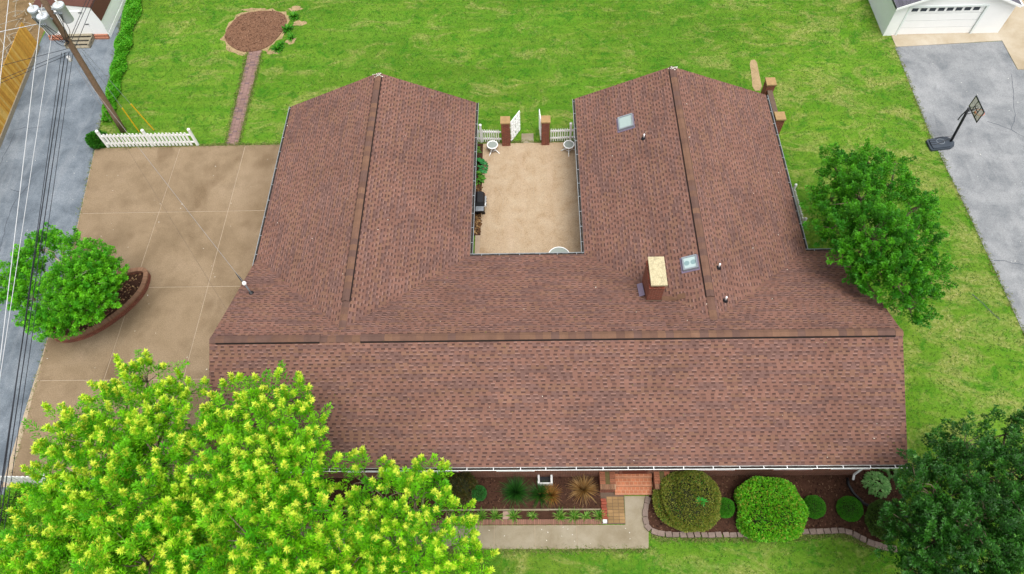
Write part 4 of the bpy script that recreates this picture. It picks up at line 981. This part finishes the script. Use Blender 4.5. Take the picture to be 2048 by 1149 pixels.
MB().tube([pt1 + (-.03, 0, -.1), pt1 + (-.14, -.02, -.5), pt1 + (-.16, -.04, -.75)], .03, 6).build('lift_handle', M['black'], bh)
brd = MB().box(bx, bx + .012, by - .56, by + .56, bz0, bz1).build('backboard', M['acrylic'], bh)
fr = MB(); t = .03
for y0, y1, z0, z1 in ((by - .58, by + .58, bz0 - .02, bz0 + t), (by - .58, by + .58, bz1 - t, bz1 + .02), (by - .58, by - .55, bz0 + t, bz1 - t), (by + .55, by + .58, bz0 + t, bz1 - t)): fr.box(bx - .012, bx + .025, y0, y1, z0, z1)
fr.build('frame', M['black'], brd)
fr = MB()
for y0, y1, z0, z1 in ((by - .23, by - .2, bz0 + t, bz1 - t), (by + .2, by + .23, bz0 + t, bz1 - t), (by - .2, by + .2, bz0 + .3, bz0 + .33)): fr.box(bx - .008, bx + .02, y0, y1, z0, z1)
fr.build('rear_bars', M['black'], brd)
rim = MB().tube([(bx + .3 + .22 * math.cos(t_), by + .22 * math.sin(t_), bz0 + .1) for t_ in np.linspace(0, 6.283, 25)], .012, 6, caps=False).obox((bx + .02, by - .06, bz0 + .07), (.08, 0, 0), (0, .12, 0), (0, 0, .06)).build('rim', M['orange'], bh, True)
nm = MB()
for i in range(12):
    t0 = i * math.pi / 6
    for sg in (1, -1): nm.tube([(bx + .3 + r * math.cos(t0 + sg * q), by + r * math.sin(t0 + sg * q), bz0 + .1 - z) for r, z, q in ((.22, 0, 0), (.19, .12, .26), (.15, .24, .52), (.13, .36, .78))], .005, 4)
nm.build('net', M['net'], rim)

# ------------------------------------------------------------------ utility pole and wires
up = thing('utility_pole', 'leaning brown timber utility pole carrying three grey transformers', 'utility pole')
U0, U1 = np.array([-22.75, 15.1, -.2]), np.array([-21.95, 15.1, 10.2])
def upz(z): return U0 + (U1 - U0) * ((z + .2) / 10.4)
MB().tube([upz(z) for z in np.linspace(-.2, 10.2, 8)], np.linspace(.17, .12, 8), 12).build('timber_pole', M['pole'], up, True)
def transformer(px_, py_, Y, z0):
    p = aty(px_, py_, Y); x, y, z = p[0], p[1], p[2] - .5
    t = MB().lathe((x, y, z), [(.02, 0), (.22, .01), (.24, .05), (.24, .8), (.255, .81), (.255, .86)], 18).build('transformer', M['steel'], up, True)
    MB().lathe((x, y, z + .86), [(.26, 0), (.26, .03), (.2, .07), (.08, .09)], 18).build('lid', M['steel'], t, True)
    MB().lathe((x + .05, y - .03, z + .94), [(.05, 0), (.07, .04), (.045, .08), (.065, .12), (.04, .16), (.05, .2), (.02, .26)], 10).build('bushing', M['pvc'], t, True)
    c = upz(z + .45); MB().tube([c, (x, y, z + .45)], .05, 6).build('bracket', M['grey'], t)
    for k in (-1, 0, 1): MB().tube([(x + k * .1, y - .24, z + .62), (x + k * .1, y - .3, z + .6)], .03, 6).build('terminal', M['grey'], t)
    mb = MB()
    for k in (-1, 0, 1): mb.tube(curve((x + k * .1, y - .3, z + .6), (c[0], c[1] - .15, c[2] - 1.3), -.25, 8, .05), .014, 5)
    mb.build('lead', M['cable_dark'], t)
transformer(76, 32, 15.1, 7.5); transformer(94, 46, 14.62, 7.5); transformer(126, 24, 15.12, 7.6)
MB().tube([upz(7.9) + (-.8, 0, 0), upz(7.9) + (.7, 0, 0)], .05, 6).build('mounting_arm', M['grey'], up)
def wire(label, pts, r, mat, name='power_line', sag=.0, group='overhead wires'):
    P = []
    for a, b in zip(pts[:-1], pts[1:]):
        a, b = np.array(a, float), np.array(b, float)
        for t in np.linspace(0, 1, 15)[:-1]: P.append(a + (b - a) * t - np.array([0, 0, sag * 4 * t * (1 - t)]))
    P.append(np.array(pts[-1], float)); return tag(MB().tube(P, r, 5).build(name, mat), label, 'wire', group)
def ext(a, b, k): a, b = np.array(a), np.array(b); return b + (b - a) * k
def run(label, p0, p1, z0, z1, r, mat, sag=.25, k=.9):
    a = aty(*p0, 15.1 if z0 is None else z0) if True else None
    b = at(*p1, z1); wire(label, [a, b, ext(a, b, k)], r, mat, sag=0)
run('bright bare wire leaving the pole top, left of the pair over the alley', (84, 10), (0, 722), 15.1, 7.6, .015, M['cable_light'])
run('bright bare wire below the centre transformer, right of the pair over the alley', (104, 66), (5, 722), 14.6, 6.6, .012, M['cable_light'])
run('bright bare wire crossing the far upper left corner over the cedar fence', (18, -8), (0, 165), 15.1, 7.4, .015, M['cable_light'])
run('dark cable, leftmost of the bundle over the alley', (123, 106), (39, 722), 15.1, 5.6, .014, M['cable_dark'])
run('thick dark cable, second from left of the bundle over the alley', (130, 106), (4, 957), 15.1, 5.5, .022, M['cable_dark'])
run('dark cable, third from left of the bundle over the alley', (138, 104), (13, 957), 15.1, 5.6, .018, M['cable_dark'])
run('thin dark cable, rightmost of the bundle over the alley', (146, 106), (23, 957), 15.1, 5.6, .012, M['cable_dark'])
sp_ = aty(160, 146, 15.1)
wire('twisted service cable from the pole to the white weatherhead on the roof', [aty(162, 146, 15.05), (mp[0] - .05, mp[1] + .05, mz + .9)], .011, M['cable_grey'], 'service_cable', .25)
wire('thin brown cable from the pole to the left gable of the house', [aty(150, 130, 15.05), (XL + .1, 1.0, 2.9)], .006, M['cable_brown'], 'thin_cable', .3)  # thin brown line strung from the pole to the gable
for i, (lab, a, b) in enumerate((('dark wire running back from the pole, left of three past the shed', (134, 92), (178, -12)), ('dark wire running back from the pole, middle of three past the shed', (137, 94), (185, -12)), ('dark wire running back from the pole, right of three past the shed', (146, 106), (194, -12)))):
    A = aty(*a, 15.1); B = at(*b, 5.4); wire(lab, [A, B, ext(A, B, .6)], .014, M['cable_dark'])
for lab, a, b, z in (('upper thin wire running left from the pole over the fence', (135, 98), (-10, 135), 5.6), ('middle thin wire running left from the pole over the fence', (136, 104), (-10, 164), 5.4), ('lower thin wire running left from the pole over the fence', (137, 110), (-10, 171), 5.2)):
    A = aty(*a, 15.1); B = at(*b, z); wire(lab, [A, B, ext(A, B, .5)], .011, M['cable_dark'])
A = aty(78, 48, 15.1); B = at(-10, 66, 7.0); wire('pale wire from the left transformer to the left picture edge', [A, B, ext(A, B, .4)], .014, M['cable_light'])
cl = aty(139, 118, 15.0); tag(MB().lathe((cl[0], cl[1], cl[2] - .14), [(.05, 0), (.09, .02), (.09, .26), (.05, .3)], 10).build('splice_box', M['pvc'], None, True), 'small white splice box on the cables beside the pole', 'splice box')
for lab, pp_, gp, yt in (('steel guy wire with yellow guard nearer the pole', (164, 104), (279, 265), 0.), ('steel guy wire with yellow guard farther from the pole', (150, 82), (309, 262), 0.)):
    th = thing('guy_wire', lab, 'guy wire', group='guy wires'); A = aty(*pp_, 15.1); B = at(*gp)
    MB().tube([A, B - (0, 0, .1)], .011, 5).build('strand', M['grey'], th); C_ = B + (A - B) * .33; MB().tube([B + (A - B) * .01, C_], .036, 6).build('guard', M['yellow'], th)

# ------------------------------------------------------------------ vegetation
YT = (S(238, 248, 92, 1.4), S(212, 240, 66, 1.4)); GT = (S(84, 178, 6, 1.35), S(146, 220, 20, 1.35))
def B(lst): return [(at(x, y, z), r) for x, y, z, r in lst]
tree('maple_tree', 'yellow-green maple at the lower left corner beside the alley fence', (-14.9, -6.6, 0), (-14.9, -6.4, 3.2),
     B([(295, 765, 6.3, .62), (375, 790, 5.8, .5), (255, 835, 6.2, 1.05), (330, 850, 6.2, .9), (155, 890, 5.8, .85), (220, 920, 6.6, 1.3), (330, 930, 6.6, 1.2), (170, 985, 6.2, 1.05), (125, 1050, 5.2, .75), (40, 1100, 5.2, 1.1), (150, 1090, 6.4, 1.4), (270, 1030, 7.0, 1.4), (300, 1130, 6.8, 1.5), (370, 1030, 5.4, .8), (120, 1180, 6, 1.5), (240, 1210, 6.5, 1.5)]),
     6.0, 115, .12, .036, GT, YT, .66, 90, M['leaf'], M['bark'], .7, .2, (.5, .95), group='yellow-green maples', rad0=.26, upb=.8)
tree('maple_tree', 'yellow-green maple overhanging the front left part of the roof', (-8.8, -7.6, 0), (-8.9, -7.3, 3.4),
     B([(470, 845, 6.4, .9), (535, 800, 6.3, .45), (590, 800, 6.3, .38), (560, 850, 6.4, .8), (610, 880, 6.2, .65), (440, 900, 6.2, .9), (540, 920, 6.8, 1.2), (630, 940, 6, .6), (470, 980, 6.6, 1.2), (580, 1000, 6.6, 1.2), (420, 1070, 6.2, 1.1), (510, 1080, 7, 1.4), (610, 1090, 6.6, 1.3), (420, 1150, 6, 1.3), (560, 1190, 6.5, 1.5), (690, 1150, 6, 1.2)]),
     6.0, 115, .12, .036, GT, YT, .66, 90, M['leaf'], M['bark'], .7, .2, (.5, .95), group='yellow-green maples', rad0=.26, upb=.8)
tree('maple_tree', 'yellow-green maple reaching across the front walk, rightmost of the three', (-4.4, -8.9, 0), (-4.4, -8.6, 2.8),
     B([(735, 965, 4.6, .6), (770, 1000, 4.8, .7), (850, 955, 4.6, .48), (830, 1000, 5, .8), (880, 975, 4.3, .35), (780, 1060, 5.2, .8), (890, 1045, 4.6, .6), (720, 1105, 5, 1.0), (840, 1105, 5.2, .95), (920, 1090, 4.4, .55), (770, 1160, 5.2, 1.1), (880, 1160, 5, 1.0), (940, 1120, 4.2, .4)]),
     5.6, 105, .115, .036, GT, YT, .66, 84, M['leaf'], M['bark'], .7, .16, (.4, .8), group='yellow-green maples', rad0=.24, upb=.8)
tree('planter_tree', 'round green tree with pale bare inner branches growing in the planter', (-20.9, 3.8, .2), (-21.0, 3.8, 1.4),
     B([(70, 520, 2.6, .7), (85, 500, 2.8, .6), (60, 560, 2.4, .8), (150, 560, 3.4, .9), (190, 545, 3.1, .9), (215, 560, 2.6, .75), (30, 570, 2.2, .5), (70, 600, 2.4, .7), (150, 640, 2.4, .75), (110, 650, 2.2, .6), (195, 610, 2.6, .7), (40, 600, 2.2, .5), (105, 630, 2.6, .75), (150, 600, 3.2, .8), (195, 570, 3.0, .75), (200, 530, 2.8, .6), (165, 505, 3.0, .6), (130, 490, 2.6, .4), (180, 620, 2.6, .6), (110, 580, 2.7, .5), (220, 590, 2.4, .5), (70, 640, 2.0, .45), (90, 470, 2.7, .3), (112, 475, 2.6, .25), (130, 650, 2.0, .5)]),
     16, 64, .09, .05, (S(66, 156, 12, 1.35), S(122, 206, 30, 1.35)), None, 0, 0, M['leaf'], M['barkgrey'], .5, .14, (.25, .5), rad0=.13, bare=[(at(112, 525, 2.8), .78)])
tree('shade_tree', 'dark green tree beside the right wing overlapping the rear roof edge', (15.0, 5.2, 0), (14.9, 5.2, 2.6),
     B([(1690, 350, 4.2, .8), (1735, 325, 4.4, .5), (1790, 330, 4.2, .32), (1660, 400, 3.6, .75), (1720, 400, 4.6, 1.0), (1780, 370, 4.6, .7), (1820, 420, 4.2, .6), (1850, 410, 3.6, .3), (1660, 460, 4, .8), (1740, 480, 5.2, 1.2), (1830, 480, 4.6, .8), (1700, 510, 4.8, .6), (1790, 560, 4.8, 1.0), (1850, 550, 4.0, .7), (1740, 560, 4.4, .7), (1820, 620, 3.8, .6), (1840, 600, 3.6, .5), (1660, 320, 3.6, .4), (1655, 440, 3, .5)]),
     12, 100, .085, .055, (S(46, 124, 12, 1.35), S(92, 170, 26, 1.35)), None, 0, 0, M['leaf'], M['bark'], .6, .2, (.35, .65), upb=.5, rad0=.22, jitter=.18)
tree('dark_tree', 'very dark glossy-leaved tree filling the lower right corner', (16.0, -6.6, 0), (16.0, -6.4, 2.2),
     B([(1838, 972, 4, .6), (1868, 930, 4.2, .7), (1930, 890, 4.2, .7), (2010, 870, 4.2, .7), (1815, 1050, 4.2, .75), (1870, 1000, 5, 1.1), (1960, 960, 5.2, 1.2), (2040, 960, 5, 1.2), (1822, 1120, 4, .75), (1870, 1090, 5, 1.1), (1950, 1060, 5.4, 1.3), (2050, 1060, 5.4, 1.3), (1845, 1175, 4.6, 1.0), (1920, 1160, 5, 1.3), (2020, 1160, 5, 1.3), (2080, 900, 4.4, 1.0), (2120, 1040, 5, 1.4)]),
     9, 100, .085, .04, (S(30, 84, 16, 1.15), S(62, 128, 34, 1.15)), (S(104, 168, 66), S(90, 156, 56)), .2, 20, M['leafdark'], M['bark'], .6, .2, (.3, .55), upb=.4, rad0=.2, jitter=.16)
# shrubs of the front beds
def ss(px_, py_, z): p = at(px_, py_, z); return p[0], p[1]
x, y = ss(1376, 1000, .6); shrub('olive_shrub', 'large rounded olive-brown bush beside the entry steps', (x, y, .55), (1.22, 1.12, .75), 17000, .06, .035, (S(116, 128, 34, 1.3), S(152, 154, 66, 1.3), S(84, 150, 36)), M['leaf'], 2.3)
mb = blades('weed_sprout', 'bright green sprout growing through the olive bush', (ss(1402, 1005, 1.1)[0], ss(1402, 1005, 1.1)[1], 1.2), 26, .28, .07, [S(70, 190, 70), S(90, 200, 80)], M['leaf'])
for (px_, py_, r, lab) in ((1450, 1016, .36, 'small clipped green ball shrub tucked between the two large bushes'), (1628, 1014, .42, 'clipped green ball shrub right of the square bright bush'), (1700, 1018, .46, 'clipped green ball shrub standing alone in the right mulch bed')):
    x, y = ss(px_, py_, .4); shrub('ball_shrub', lab, (x, y, .38), (r, r, .42), 8000, .032, .022, (S(52, 140, 18, 1.2), S(92, 172, 34, 1.2)), M['leaf'], 2.0, group='clipped ball shrubs', lump=.012)
x, y = ss(1541, 1018, .7); shrub('square_shrub', 'large square bright green clipped bush in the right front bed', (x, y, .6), (1.2, 1.12, .74), 17000, .085, .06, (S(76, 176, 14, 1.2), S(138, 208, 44, 1.2), S(170, 180, 60, 1.1)), M['leaf'], 3.0, lump=.035)
x, y = ss(1768, 1040, .5); shrub('dark_shrub', 'dull green bush half under the dark corner tree', (x, y, .5), (.62, .72, .6), 7000, .06, .03, (S(66, 110, 28), S(100, 134, 50)), M['leafdark'], 2)
x, y = ss(958, 986, .4); shrub('ball_shrub', 'clipped blue-green ball shrub in the left front bed', (x, y, .34), (.29, .29, .36), 4500, .03, .022, (S(40, 130, 50), S(80, 160, 70)), M['leaf'], 2.0, group='clipped ball shrubs', lump=.012)
x, y = ss(908, 965, .5); shrub('juniper_shrub', 'spreading brownish dark green shrub under the front gutter', (x, y, .4), (.85, .75, .6), 9000, .09, .022, (S(70, 84, 28), S(110, 92, 44), S(50, 70, 24)), M['leafdark'], 2, lump=.1)
x, y = ss(1770, 1075, .5)
for (px_, py_, cols, lab, nme) in ((1031, 982, [S(50, 112, 34), S(70, 140, 50), S(38, 90, 28)], 'spiky dark green grass clump in the left front bed', 'grass_clump'), (1080, 988, [S(58, 116, 36), S(80, 136, 48), S(44, 94, 30)], 'spiky green half of the partly withered grass clump', 'grass_clump'), (1102, 988, [S(206, 150, 80), S(184, 126, 62), S(150, 120, 60)], 'withered tan half of the partly green grass clump', 'grass_clump'), (1167, 977, [S(206, 164, 104), S(180, 134, 78), S(222, 186, 128), S(150, 112, 66)], 'fully withered orange-tan grass clump near the entry steps', 'grass_clump')):
    x, y = ss(px_, py_, .3); blades(nme, lab, (x, y, .06), {1031: 420, 1080: 330, 1102: 240, 1167: 420}[px_], {1031: .82, 1080: .72, 1102: .6, 1167: .78}[px_], .02, cols, M['leaf'], 'ornamental grass', (.35, 1.45), 'ornamental grasses', .35, 4)
lily = [902, 922, 937, 963, 991, 1028, 1064, 1119, 1148, 1171, 1198]
ordn = ['eleventh', 'tenth', 'ninth', 'eighth', 'seventh', 'sixth', 'fifth', 'fourth', 'third', 'second', 'first']
for i, px_ in enumerate(lily):
    big = px_ in (963, 991, 1028, 1119, 1198, 1148); x, y = ss(px_, 1032, .15); blades('daylily', f'{ordn[i]} daylily clump along the brick edging, counted from the entry steps', (x, y, .05), 80 if big else 44, .42 if big else .3, .03, [S(110, 180, 50), S(150, 200, 80), S(90, 160, 40), S(180, 205, 110)], M['leaf'], 'daylily', (.4, 1.3), 'daylilies', .6)
def hosta(lab, x, y, r, n, cols, group='hostas'):
    P = []; D = []; ring = RNG.random(n) ** .5; a = RNG.uniform(0, 6.283, n)
    P = np.stack([x + np.cos(a) * ring * r * .75, y + np.sin(a) * ring * r * .75, .08 + .32 * (1 - ring ** 2) + RNG.uniform(0, .05, n)], 1)
    D = np.stack([np.cos(a), np.sin(a), -.25 + .5 * (1 - ring)], 1); m = RNG.random((n, 1)); C = (cols[0] * (1 - m) + cols[1] * m) * RNG.uniform(.75, 1.2, (n, 1))
    L = RNG.uniform(.16, .25, n) * (.72 if r > .55 and x > 5 else 1); return tag(leaves('hosta', P, D, L, L * .72, C, M['leaf'], None, -.1, np.tile([0, 0, 1.], (n, 1)) + RNG.normal(size=(n, 3)) * .2), lab, 'hosta', group)
x, y = ss(1758, 967, .3); hosta('large pale-edged hosta inside the curve of the drain hose', x, y, .58, 330, (S(104, 180, 84, 1.35), S(172, 222, 140, 1.35)))
x, y = ss(1780, 941, .3); hosta('small hosta under the right end of the front gutter', x, y, .35, 60, (S(90, 155, 70), S(140, 190, 110)))
hosta('big blue-green hosta against the left courtyard wall', -2.85, 11.95, .6, 130, (S(36, 150, 70), S(84, 185, 100)))
hosta('small yellow-green hosta below the big courtyard hosta', -2.85, 11.15, .36, 46, (S(70, 150, 30), S(130, 190, 60)))
x, y = ss(953, 297, .3); hosta('small plant beside the left courtyard fence', x - .2, y, .4, 40, (S(80, 140, 30), S(120, 170, 50)))
# hedge strip along the alley and shrub at the fence end
hd = thing('ivy_hedge', 'low bright green hedge running along the right edge of the alley', 'hedge')
n = 22000; t = RNG.random(n); hx = np.interp(t, [0, .35, .7, 1], [-25.5, -24.8, -24.2, -23.85]); hy = np.interp(t, [0, .35, .7, 1], [29, 22.5, 18.3, 15.8])
wdt = .48 * (1 - .5 * t) * (1 + .3 * np.sin(t * 37)); off = RNG.uniform(-1, 1, n); hz = (.5 - .2 * t) * np.sqrt(1 - off ** 2 * .95) * (1 + .25 * np.sin(t * 61 + off * 3)) * RNG.uniform(.75, 1.05, n)
P = np.stack([hx + off * wdt, hy + RNG.normal(size=n) * .05, hz], 1); D = np.stack([off + RNG.normal(size=n) * .5, RNG.normal(size=n) * .6, RNG.uniform(0, .8, n)], 1); m = RNG.random((n, 1))
L = RNG.uniform(.06, .11, n); leaves('foliage', P, D, L, L * .7, (S(66, 170, 18, 1.2) * (1 - m) + S(130, 214, 48, 1.2) * m) * RNG.uniform(.75, 1.2, (n, 1)), M['leaf'], hd)
x, y = ss(190, 279, .4); shrub('corner_shrub', 'rounded dark green shrub at the alley end of the long picket fence', (x + .1, y, .34), (.5, .45, .42), 3500, .09, .055, (S(46, 128, 24), S(84, 168, 40)), M['leaf'], 2, lump=.06)
x, y = ss(28, 1015, .6); shrub('corner_bush', 'loose green bush below the lower left picket fence', (x, y, .5), (.75, .8, .6), 6000, .09, .04, (S(80, 165, 20, 1.2), S(150, 205, 50, 1.2)), M['leaf'], 2, lump=.1)
for i, (px_, py_, dsc) in enumerate(((575, 58, 'leafy weeds at the right rim of the round mulch bed, level with its middle'), (588, 32, 'leafy weeds at the upper right rim of the round mulch bed'), (555, 97, 'leafy weeds at the bottom right rim of the round mulch bed near the path'))):
    x, y = ss(px_, py_, .1); blades('weed_tuft', dsc, (x, y, .02), 90, .5, .09, [S(70, 165, 24), S(110, 196, 44), S(56, 140, 20)], M['leaf'], group='weeds round the mulch bed')
x, y = ss(585, 75, .1); blades('weed_tuft', 'leafy green weeds at the right rim of the round mulch bed', (x - .1, y, .02), 60, .4, .08, [S(70, 165, 24), S(100, 190, 40)], M['leaf'])
x, y = ss(562, 88, .1); blades('weed_tuft', 'leafy green weeds at the lower right rim of the round mulch bed', (x, y, .02), 50, .35, .08, [S(70, 165, 24), S(100, 190, 40)], M['leaf'])
# ------------------------------------------------------------------ grass blades over the lawn (uncountable)
NT = 90000
X = RNG.uniform(-30, 31, NT * 2); Y = RNG.uniform(-10.5, 30, NT * 2); keep = np.ones(len(X), bool)
for q in EXCL: keep &= ~inpoly(X, Y, q)
X, Y = X[keep][:NT], Y[keep][:NT]; n = len(X); k = 2
P = np.repeat(np.stack([X, Y, np.zeros(n)], 1), k, 0) + RNG.normal(size=(n * k, 3)) * np.array([.03, .03, 0]); D = RNG.normal(size=(n * k, 3)) * .7; D[:, 2] = RNG.uniform(.25, .9, n * k)
m = RNG.random((n * k, 1)); C = (S(74, 138, 30) * (1 - m) + S(134, 168, 64) * m) * RNG.uniform(.7, 1.15, (n * k, 1))
L = RNG.uniform(.04, .085, n * k); g_ = stuff(leaves('grass', P, D, L, .028, C, M['leaf'], None, .1)); g_['label'] = 'short mown grass blades over the lawn'; g_['category'] = 'grass'

EP = []
for line, cnt in ((ALR, 1100), ([(21.15, 20.5), (21.1, 13.7), (21.4, 7.9), (21.6, 1.8), (21.9, -8)], 900), ([(-23.9, 13.8), (-13.4, 13.9)], 900), ([(-12, -7.16), (4.22, -7.16)], 1400), ([(-16.72, 13.9), (-16.98, 21.3)], 500), ([(-16.02, 13.9), (-16.12, 21.3)], 500), ([(4.25, -6.3), (4.6, -6.78), (6.2, -6.8), (9.8, -6.74), (11.7, -6.66), (12.8, -7.2)], 900), ([(-2.9, 13.66), (2.5, 13.66)], 500)):
    p = np.array(line, float); dd_ = np.r_[0, np.cumsum(np.linalg.norm(np.diff(p, axis=0), axis=1))]; u = RNG.uniform(0, dd_[-1], cnt)
    EP.append(np.stack([np.interp(u, dd_, p[:, 0]), np.interp(u, dd_, p[:, 1])], 1) + RNG.normal(size=(cnt, 2)) * .07)
EP = np.concatenate(EP); n = len(EP); k = 4
P = np.repeat(np.c_[EP, np.full(n, .01)], k, 0) + RNG.normal(size=(n * k, 3)) * np.array([.03, .03, 0]); D = RNG.normal(size=(n * k, 3)) * .8; D[:, 2] = RNG.uniform(.2, .9, n * k)
m = RNG.random((n * k, 1)); C = (S(100, 150, 44) * (1 - m) + S(196, 190, 120) * m) * RNG.uniform(.7, 1.15, (n * k, 1)); L = RNG.uniform(.05, .12, n * k)
g_ = stuff(leaves('edge_grass', P, D, L, .022, C, M['leaf'], None, .1)); g_['label'] = 'ragged grass creeping over the edges of the paving'; g_['category'] = 'grass'
